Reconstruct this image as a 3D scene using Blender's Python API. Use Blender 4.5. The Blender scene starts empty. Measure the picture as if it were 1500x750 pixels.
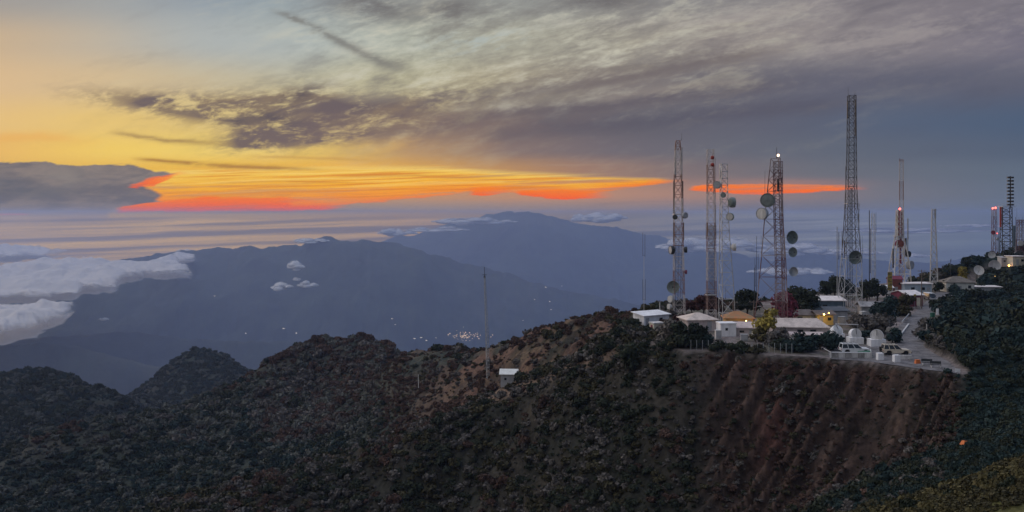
import bpy, math, random
import numpy as np
from mathutils import Vector, Matrix, noise as mnoise
random.seed(7)
rng = np.random.default_rng(11)
R = math.radians
sc = bpy.context.scene
COL = sc.collection
F = 1299.0            # focal length of the photograph, in its own pixels
EYE, EL = 24.0, 312.0  # the viewer stands 24 m above the antenna terrace (z = 0)

def at(px, py, D):    # a point of the place, D metres out
    return Vector(((px - 750) / F * D, D, EYE - (py - EL) / F * D))
def G(px, py):        # a point on the level terrace
    return at(px, py, EYE * F / (py - EL))
def lin(c):
    return tuple(((v / 255) / 12.92 if v / 255 <= .04045 else ((v / 255 + .055) / 1.055) ** 2.4) for v in c)

# ------------------------------------------------------------------ numpy noise
def _hash(ix, iy, seed):
    n = (ix.astype(np.int64) * 374761393 + iy.astype(np.int64) * 668265263 + seed * 974711) & 0x7fffffff
    n = ((n ^ (n >> 13)) * 1274126177) & 0x7fffffff
    return ((n ^ (n >> 16)) & 0xffff) / 65535.0
def vnoise(x, y, seed=0):
    ix, iy = np.floor(x), np.floor(y); fx, fy = x - ix, y - iy
    fx = fx * fx * fx * (fx * (fx * 6 - 15) + 10); fy = fy * fy * fy * (fy * (fy * 6 - 15) + 10)
    a = _hash(ix, iy, seed); b = _hash(ix + 1, iy, seed); c = _hash(ix, iy + 1, seed); d = _hash(ix + 1, iy + 1, seed)
    return (a * (1 - fx) + b * fx) * (1 - fy) + (c * (1 - fx) + d * fx) * fy
def fbm(x, y, octs=5, seed=0, gain=.5):
    s = 0; amp = 1; tot = 0
    for o in range(octs):
        s = s + amp * (vnoise(x * 2 ** o + 17.3 * o, y * 2 ** o - 9.1 * o, seed + o) - .5) * 2; tot += amp; amp *= gain
    return s / tot
def ridged(x, y, octs=4, seed=0):
    s = 0; amp = 1; tot = 0
    for o in range(octs):
        s = s + amp * (1 - np.abs(vnoise(x * 2 ** o, y * 2 ** o, seed + o) - .5) * 2); tot += amp; amp *= .5
    return s / tot
def sstep(a, b, x):
    t = np.clip((x - a) / (b - a), 0, 1); return t * t * (3 - 2 * t)

# ------------------------------------------------------------------ shader expressions
class E:
    """a float socket (or constant) of one node tree, with arithmetic"""
    nt = None
    def __init__(s, v): s.v = v
    @staticmethod
    def m(op, *a, clamp=False):
        n = E.nt.nodes.new('ShaderNodeMath'); n.operation = op; n.use_clamp = clamp
        for i, x in enumerate(a):
            x = x.v if isinstance(x, E) else x
            if isinstance(x, (int, float)): n.inputs[i].default_value = x
            else: E.nt.links.new(x, n.inputs[i])
        return E(n.outputs[0])
    def __add__(s, o): return E.m('ADD', s, o)
    __radd__ = __add__
    def __sub__(s, o): return E.m('SUBTRACT', s, o)
    def __rsub__(s, o): return E.m('SUBTRACT', o, s)
    def __mul__(s, o): return E.m('MULTIPLY', s, o)
    __rmul__ = __mul__
    def __truediv__(s, o): return E.m('DIVIDE', s, o)
    def exp(s): return E.m('EXPONENT', s)
    def clamp(s): return E.m('ADD', s, 0.0, clamp=True)
def smooth(a, b, x):
    n = E.nt.nodes.new('ShaderNodeMapRange'); n.interpolation_type = 'SMOOTHSTEP'
    for i, v in ((0, x), (1, a), (2, b)):
        v = v.v if isinstance(v, E) else v
        if isinstance(v, (int, float)): n.inputs[i].default_value = v
        else: E.nt.links.new(v, n.inputs[i])
    return E(n.outputs[0])
def ramp(x, stops, interp='LINEAR'):
    n = E.nt.nodes.new('ShaderNodeValToRGB'); cr = n.color_ramp; cr.interpolation = interp
    while len(cr.elements) < len(stops): cr.elements.new(1.0)
    for e, (p, c) in zip(cr.elements, sorted(stops, key=lambda t: t[0])):
        e.position = p; e.color = (*c, 1)
    E.nt.links.new(x.v, n.inputs[0]); return n.outputs[0]
def curve(x, pts):     # piecewise linear function of x
    x0, x1 = pts[0][0], pts[-1][0]; y0 = min(p[1] for p in pts); y1 = max(p[1] for p in pts); y1 += .001 * (y1 == y0)
    r = ramp((x - x0) / (x1 - x0), [((p[0] - x0) / (x1 - x0), ((p[1] - y0) / (y1 - y0),) * 3) for p in pts])
    return E(r) * (y1 - y0) + y0
def cmix(f, a, b, mode='MIX'):
    n = E.nt.nodes.new('ShaderNodeMix'); n.data_type = 'RGBA'; n.blend_type = mode
    for i, v in ((0, f), (6, a), (7, b)):
        v = v.v if isinstance(v, E) else v
        if isinstance(v, (int, float)): n.inputs[i].default_value = v
        elif isinstance(v, tuple): n.inputs[i].default_value = (*v, 1)
        else: E.nt.links.new(v, n.inputs[i])
    return n.outputs[2]
def xyz(x, y, z=0.0):
    n = E.nt.nodes.new('ShaderNodeCombineXYZ')
    for i, v in enumerate((x, y, z)):
        v = v.v if isinstance(v, E) else v
        if isinstance(v, (int, float)): n.inputs[i].default_value = v
        else: E.nt.links.new(v, n.inputs[i])
    return n.outputs[0]
def tnoise(vec, scale=1.0, detail=5, rough=.55, dist=0.0):
    n = E.nt.nodes.new('ShaderNodeTexNoise')
    n.inputs['Scale'].default_value = scale; n.inputs['Detail'].default_value = detail
    n.inputs['Roughness'].default_value = rough; n.inputs['Distortion'].default_value = dist
    if vec is not None: E.nt.links.new(vec, n.inputs['Vector'])
    return E(n.outputs[0])

# ------------------------------------------------------------------ camera
cam = bpy.data.cameras.new('camera'); co = bpy.data.objects.new('camera', cam); COL.objects.link(co)
co.location = (0, 0, EYE); co.rotation_euler = (R(90), 0, 0)
cam.sensor_width = 36; cam.lens = 36 * F / 1500; cam.shift_y = -(375 - EL) / 1500
cam.clip_start = .5; cam.clip_end = 300000
sc.camera = co
sc.view_settings.view_transform = 'Standard'; sc.view_settings.look = 'None'
sc.view_settings.exposure = 0; sc.view_settings.gamma = 1
sc.cycles.use_denoising = True
sc.cycles.volume_bounces = 2; sc.cycles.max_bounces = 6; sc.cycles.diffuse_bounces = 3
sc.cycles.transparent_max_bounces = 12

# ------------------------------------------------------------------ sky: dusk clouds over a low sun
SUN_AZ, SUN_EL = -28.0, 3.0           # the sun has just gone, left of the view
w = bpy.data.worlds.new('World'); sc.world = w; w.use_nodes = True
nt = w.node_tree; nt.nodes.clear(); E.nt = nt
out = nt.nodes.new('ShaderNodeOutputWorld'); bg = nt.nodes.new('ShaderNodeBackground')
nt.links.new(bg.outputs[0], out.inputs[0])
tc = nt.nodes.new('ShaderNodeTexCoord'); sp = nt.nodes.new('ShaderNodeSeparateXYZ')
nt.links.new(tc.outputs['Generated'], sp.inputs[0])
dx, dy, dz = (E(o) for o in sp.outputs)
fy = E.m('MAXIMUM', dy, .25)
PX = dx / fy * F + 750               # bearing of the sky direction (north = 750)
PY = EL - dz / fy * F               # height of the sky direction (level = 312)

LAT = {  # cloudless colour of the dusk sky: height -> bearing -> colour
 -900: [(-900, (318,314,318)), (0, (316,314,320)), (750, (262,270,292)), (1500, (190,212,250)), (2400, (150,178,225))],
 -300: [(-900, (165,168,180)), (0, (180,176,172)), (750, (172,176,182)), (1500, (140,146,162)), (2400, (130,140,162))],
 0:   [(0,(164,158,152)),(150,(162,162,160)),(300,(146,156,165)),(400,(152,163,168)),(520,(146,150,150)),(600,(152,154,150)),(750,(152,154,150)),(900,(142,141,139)),(1050,(140,137,137)),(1200,(140,134,136)),(1350,(130,124,130)),(1500,(124,119,128))],
 60:  [(0,(200,176,146)),(150,(190,178,160)),(300,(178,179,172)),(450,(176,183,178)),(600,(178,181,168)),(750,(172,170,154)),(900,(163,158,145)),(1050,(156,148,141)),(1200,(145,138,138)),(1350,(132,126,132)),(1500,(118,114,127))],
 120: [(0,(218,186,144)),(150,(212,187,148)),(300,(198,182,150)),(450,(188,181,150)),(600,(184,178,148)),(750,(166,157,137)),(900,(136,127,122)),(1050,(106,103,111)),(1200,(98,98,112)),(1500,(92,95,112))],
 180: [(0,(230,192,126)),(150,(232,197,120)),(300,(222,192,118)),(400,(205,180,120)),(500,(172,148,115)),(650,(132,117,110)),(800,(108,101,106)),(950,(100,98,108)),(1100,(97,98,112)),(1300,(87,98,119)),(1500,(79,95,119))],
 220: [(0,(234,186,104)),(150,(240,202,102)),(300,(243,209,108)),(450,(235,198,102)),(600,(192,153,106)),(750,(134,115,110)),(900,(112,105,112)),(1050,(103,104,115)),(1250,(96,103,118)),(1500,(86,98,118))],
 250: [(0,(225,180,95)),(300,(238,186,70)),(500,(238,178,70)),(700,(196,148,92)),(850,(160,125,106)),(1000,(126,112,113)),(1200,(108,110,120)),(1500,(95,107,124))],
 285: [(0,(150,130,120)),(170,(172,136,110)),(400,(202,152,102)),(600,(196,146,106)),(800,(192,141,110)),(1000,(168,132,118)),(1150,(142,123,122)),(1300,(115,115,125)),(1500,(98,110,128))],
 306: [(0,(150,134,127)),(300,(154,136,126)),(600,(162,140,126)),(900,(150,130,124)),(1100,(122,117,126)),(1500,(100,112,130))],
 317: [(0,(226,172,10)),(300,(226,172,10)),(600,(196,146,40)),(900,(134,112,60)),(1200,(146,144,129)),(1500,(82,92,75))],
 400: [(0,(215,165,20)),(300,(205,155,30)),(600,(160,130,70)),(900,(120,110,80)),(1500,(82,95,90))],
}
BX0, BX1 = -900.0, 2400.0
bx = (PX - BX0) / (BX1 - BX0)
rows = sorted(LAT)
colr = None
for i, r in enumerate(rows):
    c = ramp(bx, [((p - BX0) / (BX1 - BX0), lin(v)) for p, v in LAT[r]])
    colr = c if colr is None else cmix(smooth(rows[i - 1], r, PY) if i > 1 else smooth(rows[0], rows[1], PY), colr, c)

def rot(ang, sx, sy, ox=0.0, oy=0.0, warp=None):
    c, s = math.cos(R(ang)), math.sin(R(ang))
    X = (PX * c + PY * s) / sx + ox; Y = (PY * c - PX * s) / sy + oy
    if warp is not None: X = X + warp * .9; Y = Y + warp
    return xyz(X, Y)
def blob(cx, cy, sx, sy, ang=0):
    c, s = math.cos(R(ang)), math.sin(R(ang))
    X = ((PX - cx) * c + (PY - cy) * s) / sx; Y = ((PY - cy) * c - (PX - cx) * s) / sy
    return ((X * X + Y * Y) * -1.0).exp()
wv = tnoise(rot(-12, 210, 90), 1, 3, .5) - .5
nA = tnoise(rot(-14, 190, 42, 3.1, 7.7, wv * .7), 1, 9, .62, .2)         # long fibrous streaks
nB = tnoise(rot(-8, 88, 30, 1.3, 2.2, wv * .8), 1, 10, .66, .35)         # torn puffs
nC = tnoise(rot(-16, 78, 25, 9.1, .4, wv * .4), 1, 10, .66, .12)         # dappled cirrus
nD = tnoise(rot(-10, 26, 8.5, 5.5, 3.3, wv * .5), 1, 8, .70, .3)         # fray
nE = tnoise(rot(-12, 300, 46, 8.5, 4.3, wv * .5), 1, 8, .60, .15)        # broad shelves
nH = tnoise(rot(-1, 420, 13, .7, 5.2, wv * .6), 1, 7, .58, .1)           # level strata
# broad streaking of the whole overcast
amp = smooth(330, 120, PY) * smooth(-80, 420, PX)
colr = cmix(smooth(.50, .74, nA * .8 + nD * .2) * amp * .36, colr, cmix(smooth(500, 1100, PX), lin((116,106,104)), lin((84,86,102))))
colr = cmix(smooth(.50, .32, nA * .75 + nD * .25) * amp * smooth(1500, 800, PX) * .30, colr, lin((205,195,165)))
# dappled bright cirrus, upper middle
m = (blob(830, 80, 330, 80, -10) + blob(620, 60, 220, 70)).clamp()
cD = nC * .68 + nD * .32
colr = cmix(m * smooth(.53, .36, cD * .7 + nA * .3) * .8, colr, lin((206,203,186)))
colr = cmix(m * smooth(.47, .66, cD * .6 + nA * .4) * .60, colr, lin((116,112,110)))
m = blob(1150, 60, 380, 60, -7)
colr = cmix(m * smooth(.47, .66, cD * .4 + nA * .6) * .50, colr, lin((110,105,112)))
m = (blob(1250, 30, 420, 60) ).clamp()
colr = cmix(m * smooth(.52, .38, nE * .7 + nD * .3) * .5, colr, lin((166,158,155)))
colr = cmix(m * smooth(.50, .64, nE) * .35, colr, lin((104,99,108)))
# blue windows
colr = cmix(blob(330, 60, 150, 40, 12) * .5, colr, lin((168,176,180)))
colr = cmix(blob(700, 60, 80, 18, -6) * smooth(.52, .40, nC) * .5, colr, lin((160,175,180)))
def streak(y_pts, h, x0, x1, k, c, fray=8, soft=60):
    global colr
    d = (PY - curve(PX, y_pts) + (nH - .5) * 8 + (nD - .5) * fray) / h
    colr = cmix((d * d * -1.0).exp() * smooth(x0, x0 + soft, PX) * smooth(x1, x1 - 110, PX) * smooth(.25, .50, nB) * k, colr, lin(c))
# shelves of grey rising to the right
streak([(520, 178), (600, 166), (700, 150), (800, 130), (900, 119), (1000, 97), (1150, 72)], 10, 540, 1180, .75, (112,103,104), 22)
streak([(560, 158), (700, 133), (820, 112), (950, 96), (1100, 60)], 5, 600, 1100, .5, (122,114,110), 20)
streak([(640, 185), (740, 168), (860, 160), (1000, 140), (1200, 120)], 9, 620, 1200, .65, (94,88,98), 18)
streak([(680, 205), (780, 190), (900, 182), (1050, 168), (1250, 150)], 13, 690, 1300, .6, (86,84,98), 14)
streak([(840, 150), (1000, 128), (1150, 112)], 6, 850, 1150, .35, (150,140,132), 16)
# dark torn clouds left of middle, before the yellow
m = (blob(235, 152, 120, 15, 7) * .95 + blob(345, 160, 110, 24, 2) * 1.0 + blob(430, 166, 74, 32, -10) * 1.6 + blob(420, 198, 80, 15, -12) * 1.5 + blob(560, 165, 130, 24, -12) + blob(520, 190, 140, 14, -4)).clamp()
dk = nB * .62 + nD * .38
colr = cmix((m * smooth(.62, .40, dk) * .5).clamp(), colr, lin((214,192,136)))
colr = cmix((m * smooth(.455, .60, dk + m * .075) * .95).clamp(), colr, cmix(smooth(.42, .6, nA), lin((134,116,100)), lin((104,92,97))))
m = blob(620, 192, 200, 26, -3)
colr = cmix(m * .62 * smooth(.3, .55, nB), colr, lin((130,110,104)))
m = blob(442, 138, 34, 11, -18) + blob(395, 172, 36, 9, 10) + blob(345, 178, 24, 8)
colr = cmix((m * .85 * smooth(.36, .58, dk)).clamp(), colr, lin((92,84,90)))
# a long diagonal wisp, and smoke-grey patches at the top
dline = (PY - curve(PX, [(380, 12), (420, 22), (470, 46), (520, 72), (560, 92), (610, 104), (650, 112)]) + (nD - .5) * 16) / (smooth(380, 520, PX) * 4 + 4.5)
colr = cmix((dline * dline * -1.0).exp() * smooth(385, 430, PX) * smooth(625, 560, PX) * smooth(.25, .5, nB) * .8, colr, lin((122,120,116)))
m = blob(545, 10, 66, 18, 12) + blob(660, 12, 44, 16, -5) + blob(880, 2, 70, 12)
colr = cmix((m * smooth(.3, .55, dk) * .8).clamp(), colr, lin((104,100,101)))
# brown streaks through the yellow
streak([(150, 192), (185, 197), (240, 206), (330, 210), (400, 211)], 4, 150, 370, .8, (160,130,86), 6, 40)
streak([(-40, 205), (60, 200), (140, 207)], 7, -60, 170, .45, (236,170,84), 10)
# glowing underlit bank: a gold sheet, and redder lobes hanging below it
nF = tnoise(rot(-2, 190, 6.5, 4.4, 1.0, wv * .35), 1, 7, .60, .15)
nG = tnoise(rot(0, 46, 9, 2.4, 6.0), 1, 7, .64, .4)
ku = curve(PX, [(150,262),(190,254),(260,247),(500,242),(640,243),(720,249),(850,256),(985,262),(1040,264)])
kl = curve(PX, [(150,262),(205,284),(240,297),(258,299),(430,300),(500,294),(560,291),(620,285),(700,279),(760,283),(850,285),(905,277),(985,267),(1040,264)])
t = (PY - ku) / (kl - ku)
mask = smooth(-3, 6, PY - ku + (nF - .5) * 16) * smooth(-1.5, 2, kl - PY + (nG - .5) * 12) * smooth(170, 215, PX + (nG - .5) * 30) * smooth(992, 955, PX)
gold = ramp((t + (nF - .5) * .6 + smooth(720, 1000, PX) * .25).clamp(), [(0, lin((240,206,116))), (.22, lin((245,196,82))), (.5, lin((246,178,48))), (.8, lin((247,152,34))), (1, lin((249,132,28)))])
colr = cmix(mask * (smooth(.66, .46, nF) * .70 + .28), colr, gold)
nF2 = tnoise(rot(-2, 230, 4.6, 1.9, 8.0, wv * .4), 1, 6, .6, .1)
colr = cmix(mask * smooth(.50, .60, nF2) * .62, colr, cmix(smooth(200, 760, PX), lin((226,146,44)), lin((222,122,38))))
colr = cmix(mask * smooth(.46, .38, nF2) * .45 * smooth(1.0, .4, t), colr, lin((252,216,120)))
streak([(180, 231), (260, 238), (340, 243), (420, 246), (520, 250)], 3.2, 185, 500, .85, (168,122,66), 4, 40)
streak([(370, 229), (480, 233), (560, 236)], 2.4, 340, 600, .5, (196,150,84), 4)
streak([(480, 258), (600, 256), (740, 262)], 2.2, 470, 760, .5, (200,120,44), 4)
streak([(300, 268), (420, 266), (560, 270)], 1.8, 290, 560, .5, (206,130,44), 4)
def lobe(top, bot, x0, x1, c0, c1, k=.95):
    global colr
    a, b = curve(PX, top), curve(PX, bot); tt = ((PY - a) / (b - a) + (nF - .5) * .7).clamp()
    mm = smooth(-1.5, 2, PY - a + (nG - .5) * 10 + (nF - .5) * 13) * smooth(-1.2, 1.4, b - PY + (nG - .5) * 11) * smooth(x0, x0 + 14, PX + (nG - .5) * 16) * smooth(x1, x1 - 60, PX + (nG - .5) * 40)
    colr = cmix(mm * (smooth(.70, .48, nF) * .35 + .65) * k, colr, cmix(tt, lin(c0), lin(c1)))
lobe([(160,299),(230,294),(300,288),(420,290),(480,296),(520,303)], [(160,311),(300,310),(470,308),(520,303.5)], 168, 520, (254,118,4), (255,84,0))
lobe([(400,298),(500,291),(600,284),(700,279)], [(400,302),(500,300),(600,291),(700,281)], 420, 700, (250,150,34), (250,120,26), .8)
lobe([(680,275),(760,271)], [(680,285),(720,286),(760,279)], 684, 765, (252,138,14), (255,98,4))
lobe([(750,278),(830,278),(900,279)], [(750,284),(810,291),(900,290)], 752, 905, (252,128,12), (255,92,4))
lobe([(940,263),(990,263)], [(940,270),(990,266)], 940, 1015, (248,146,52), (246,130,60), .8)
lobe([(1000,276),(1045,270),(1120,268.5),(1250,274)], [(1000,277),(1045,282),(1120,285),(1250,278)], 1006, 1280, (255,126,24), (255,104,4))
streak([(1000, 279), (1120, 275.5), (1260, 277)], 1.3, 1010, 1260, .55, (176,128,108), 5, 30)
streak([(1000, 271), (1090, 272), (1260, 272)], 1.0, 1060, 1290, .5, (206,128,84), 4, 30)
colr = cmix(blob(1150, 268, 90, 6) * .35, colr, lin((190,130,110)))
# slate cumulus at the left edge of the glow
edge = curve(PX, [(-60,236),(20,238),(60,236),(74,237),(84,241),(130,242),(190,240),(225,250),(262,255)]) + (nD - .5) * 9 + (nG - .5) * 5
tip = curve(PY, [(236, 235), (254, 262), (262, 228), (272, 212), (286, 238), (296, 228), (304, 170), (330, 150)])
m = smooth(-1, 2, PY - edge) * smooth(4, -8, PX - tip + (nG - .5) * 26) * smooth(335, 296, PY)
colr = cmix(m * .97, colr, cmix(smooth(.40, .60, nB * .6 + nG * .4), lin((134,124,122)), lin((106,103,110))))
colr = cmix(m * (blob(95, 258, 34, 15) * smooth(.32, .56, nG)) * .7, colr, lin((146,136,128)))
colr = cmix(m * (blob(60, 282, 60, 9)) * .6, colr, lin((98,100,108)))
colr = cmix(m * (blob(10, 268, 30, 9)) * .6, colr, lin((94,97,108)))
lobe([(186,271),(215,262),(262,251)], [(186,275),(225,272),(262,256)], 186, 285, (248,116,58), (250,92,34), .9)
colr = cmix(smooth(1.5, .5, E.m('ABSOLUTE', PY - 314 + (nG - .5) * 3)) * smooth(48, 30, PX) * .85, colr, lin((228,112,70)))
# level strata near the horizon
m = smooth(314, 324, PY)
band = tnoise(rot(-2, 520, 9, 3.7, 1.2, wv * .5), 1, 6, .55, .1)
vm = E.nt.nodes.new('ShaderNodeVectorMath'); vm.operation = 'SCALE'; E.nt.links.new(colr, vm.inputs[0]); E.nt.links.new((1 + m * (smooth(.36, .66, band) - .5) * 1.15).v, vm.inputs[3]); colr = vm.outputs[0]
m = smooth(290, 304, PY) * smooth(318, 312, PY)
colr = cmix(m * smooth(.54, .70, nH) * .6, colr, cmix(smooth(300, 1000, PX), lin((176,158,142)), lin((128,134,148))))
colr = cmix(m * smooth(.46, .32, nH) * .5, colr, cmix(smooth(300, 1000, PX), lin((124,112,112)), lin((86,96,116))))
streak([(750, 242), (920, 240)], 1.6, 770, 940, .6, (168,138,118), 3)
streak([(740, 235), (830, 233)], 1.4, 745, 840, .5, (168,138,116), 3)
# the clear upper dusk air, from the sky model, thinly seen through it all
sky = nt.nodes.new('ShaderNodeTexSky'); sky.sky_type = 'NISHITA'; sky.sun_disc = False
sky.sun_elevation = R(SUN_EL); sky.sun_rotation = R(SUN_AZ); sky.altitude = 3400
sk = nt.nodes.new('ShaderNodeVectorMath'); sk.operation = 'SCALE'; nt.links.new(sky.outputs[0], sk.inputs[0]); sk.inputs[3].default_value = .10
colr = cmix(smooth(60, -500, PY) * .15, colr, sk.outputs[0])
bk = nt.nodes.new('ShaderNodeVectorMath'); bk.operation = 'SCALE'; nt.links.new(colr, bk.inputs[0]); nt.links.new((smooth(-.75, .35, dy) * .62 + .38).v, bk.inputs[3]); colr = bk.outputs[0]   # the sky opposite the sunset is darker
nt.links.new(colr, bg.inputs[0]); bg.inputs[1].default_value = 1.0
w.cycles.sampling_method = 'MANUAL'; w.cycles.sample_map_resolution = 512

sun = bpy.data.lights.new('sun', 'SUN'); so = bpy.data.objects.new('sun', sun); COL.objects.link(so)
sun.energy = .7; sun.angle = R(12); sun.color = (1, .66, .42)
sd = Vector((math.sin(R(SUN_AZ)) * math.cos(R(7)), math.cos(R(SUN_AZ)) * math.cos(R(7)), math.sin(R(7))))
so.rotation_euler = sd.to_track_quat('Z', 'Y').to_euler()
# ------------------------------------------------------------------ mesh + object helpers
class MB:
    def __init__(s): s.v = []; s.f = []
    def add(s, vs, fs):
        b = len(s.v); s.v += [tuple(p) for p in vs]; s.f += [tuple(b + i for i in q) for q in fs]; return s
    def box(s, c, d, rz=0, taper=1.0):
        x, y, z = d[0] / 2, d[1] / 2, d[2] / 2; cs, sn = math.cos(rz), math.sin(rz); vs = []
        for k, sz in enumerate((-z, z)):
            t = taper if k else 1.0
            for px, py in ((-x, -y), (x, -y), (x, y), (-x, y)):
                px *= t; py *= t
                vs.append((c[0] + px * cs - py * sn, c[1] + px * sn + py * cs, c[2] + sz))
        return s.add(vs, [(3, 2, 1, 0), (4, 5, 6, 7), (0, 1, 5, 4), (1, 2, 6, 5), (2, 3, 7, 6), (3, 0, 4, 7)])
    def rod(s, a, b, r, n=4, r2=None):
        a, b = Vector(a), Vector(b); d = (b - a)
        if d.length < 1e-6: return s
        d.normalize(); u = d.orthogonal().normalized(); w_ = d.cross(u); r2 = r if r2 is None else r2; vs = []
        for p, q in ((a, r), (b, r2)):
            for k in range(n):
                an = 2 * math.pi * (k + .5) / n; vs.append(p + u * math.cos(an) * q + w_ * math.sin(an) * q)
        fs = [(k, (k + 1) % n, n + (k + 1) % n, n + k) for k in range(n)] + [tuple(range(n))[::-1], tuple(range(n, 2 * n))]
        return s.add(vs, fs)
    def lathe(s, prof, M=Matrix(), n=20, cap=True):   # profile (r, h) round local Z, placed by M
        vs = []; fs = []; L = len(prof)
        for r, h in prof:
            for k in range(n):
                a = 2 * math.pi * k / n; vs.append(M @ Vector((r * math.cos(a), r * math.sin(a), h)))
        for i in range(L - 1):
            for k in range(n): fs.append((i * n + k, i * n + (k + 1) % n, (i + 1) * n + (k + 1) % n, (i + 1) * n + k))
        if cap: fs += [tuple(range(n))[::-1], tuple(range((L - 1) * n, L * n))]
        return s.add(vs, fs)
    def prism(s, prof, w0, w1, M=Matrix()):           # (x, z) outline extruded along y
        n = len(prof); vs = [M @ Vector((x, w0, z)) for x, z in prof] + [M @ Vector((x, w1, z)) for x, z in prof]
        fs = [(k, n + k, n + (k + 1) % n, (k + 1) % n) for k in range(n)] + [tuple(range(n)), tuple(range(n, 2 * n))[::-1]]
        return s.add(vs, fs)
    def build(s, name, m, parent=None, smooth=False, loc=None, label=None):
        me = bpy.data.meshes.new(name); me.from_pydata(s.v, [], s.f)
        import bmesh
        bm = bmesh.new(); bm.from_mesh(me); bmesh.ops.recalc_face_normals(bm, faces=bm.faces[:]); bm.to_mesh(me); bm.free()
        for mm in (m if isinstance(m, (list, tuple)) else [m]): me.materials.append(mm)
        if smooth:
            me.shade_smooth()
        o = bpy.data.objects.new(name, me); COL.objects.link(o)
        if parent: o.parent = parent
        if loc is not None: o.location = loc
        if label: o['label'] = label
        return o
def tag(o, label, cat, group=None):
    o['label'] = label; o['category'] = cat
    if group: o['group'] = group
    return o
def thing(name, label, cat, loc, rz=0, group=None):
    o = bpy.data.objects.new(name, None); COL.objects.link(o); o.location = loc; o.rotation_euler = (0, 0, rz)
    o.empty_display_size = .5
    return tag(o, label, cat, group)
def big_mesh(name, verts, quads, m):
    me = bpy.data.meshes.new(name); nv, nf = len(verts), len(quads)
    me.vertices.add(nv); me.vertices.foreach_set('co', np.ascontiguousarray(verts, dtype=np.float32).ravel())
    k = quads.shape[1]
    me.loops.add(nf * k); me.loops.foreach_set('vertex_index', np.ascontiguousarray(quads, dtype=np.int32).ravel())
    me.polygons.add(nf); me.polygons.foreach_set('loop_start', np.arange(0, nf * k, k, dtype=np.int32))
    me.polygons.foreach_set('loop_total', np.full(nf, k, dtype=np.int32))
    me.update(calc_edges=True)
    if m: me.materials.append(m)
    o = bpy.data.objects.new(name, me); COL.objects.link(o); return o

# ------------------------------------------------------------------ materials
MATS = {}
def mat(name, c, rough=.75, var=.18, scale=1.5, metal=0.0, bump=0.0, c2=None, emit=None, spec=.3, streaks=False):
    if name in MATS: return MATS[name]
    m = bpy.data.materials.new(name); m.use_nodes = True; t = m.node_tree; E.nt = t
    p = t.nodes['Principled BSDF']; p.inputs['Roughness'].default_value = rough; p.inputs['Metallic'].default_value = metal
    p.inputs['Specular IOR Level'].default_value = spec
    tcn = t.nodes.new('ShaderNodeTexCoord'); vec = tcn.outputs['Object']
    if streaks:
        mp = t.nodes.new('ShaderNodeMapping'); mp.inputs['Scale'].default_value = (1, 1, .15); t.links.new(vec, mp.inputs[0]); vec = mp.outputs[0]
    n = tnoise(vec, scale, 6, .65); n2 = tnoise(vec, scale * 6, 3, .6)
    f = smooth(.35, .7, n * .7 + n2 * .3)
    lo = c2 if c2 else tuple(v * (1 - var * 1.6) for v in c); hi = tuple(min(1, v * (1 + var * .5)) for v in c)
    t.links.new(cmix(f, hi, lo), p.inputs['Base Color'])
    if bump:
        b = t.nodes.new('ShaderNodeBump'); b.inputs['Strength'].default_value = bump; b.inputs['Distance'].default_value = .1
        t.links.new(n2.v, b.inputs['Height']); t.links.new(b.outputs[0], p.inputs['Normal'])
    if emit:
        p.inputs['Emission Color'].default_value = (*emit[0], 1); p.inputs['Emission Strength'].default_value = emit[1]
    MATS[name] = m; return m
def attr_mat(name, rough=.95, scale=.6, bump=.6, bdist=.5):
    """soil: mineral and plant-cover colour stored on the ground, broken up by noise"""
    m = bpy.data.materials.new(name); m.use_nodes = True; t = m.node_tree; E.nt = t
    p = t.nodes['Principled BSDF']; p.inputs['Roughness'].default_value = rough; p.inputs['Specular IOR Level'].default_value = .1
    a = t.nodes.new('ShaderNodeAttribute'); a.attribute_name = 'soil'
    tcn = t.nodes.new('ShaderNodeTexCoord')
    n = tnoise(tcn.outputs['Object'], scale, 8, .7); n2 = tnoise(tcn.outputs['Object'], scale * .12, 4, .6)
    v = n * .75 + n2 * .25
    k = smooth(.34, .68, v) * 1.1 + .45
    mul = t.nodes.new('ShaderNodeVectorMath'); mul.operation = 'SCALE'
    t.links.new(a.outputs['Color'], mul.inputs[0]); t.links.new(k.v, mul.inputs[3])
    t.links.new(mul.outputs[0], p.inputs['Base Color'])
    b = t.nodes.new('ShaderNodeBump'); b.inputs['Strength'].default_value = bump; b.inputs['Distance'].default_value = bdist
    t.links.new(n.v, b.inputs['Height']); t.links.new(b.outputs[0], p.inputs['Normal'])
    return m

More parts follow.
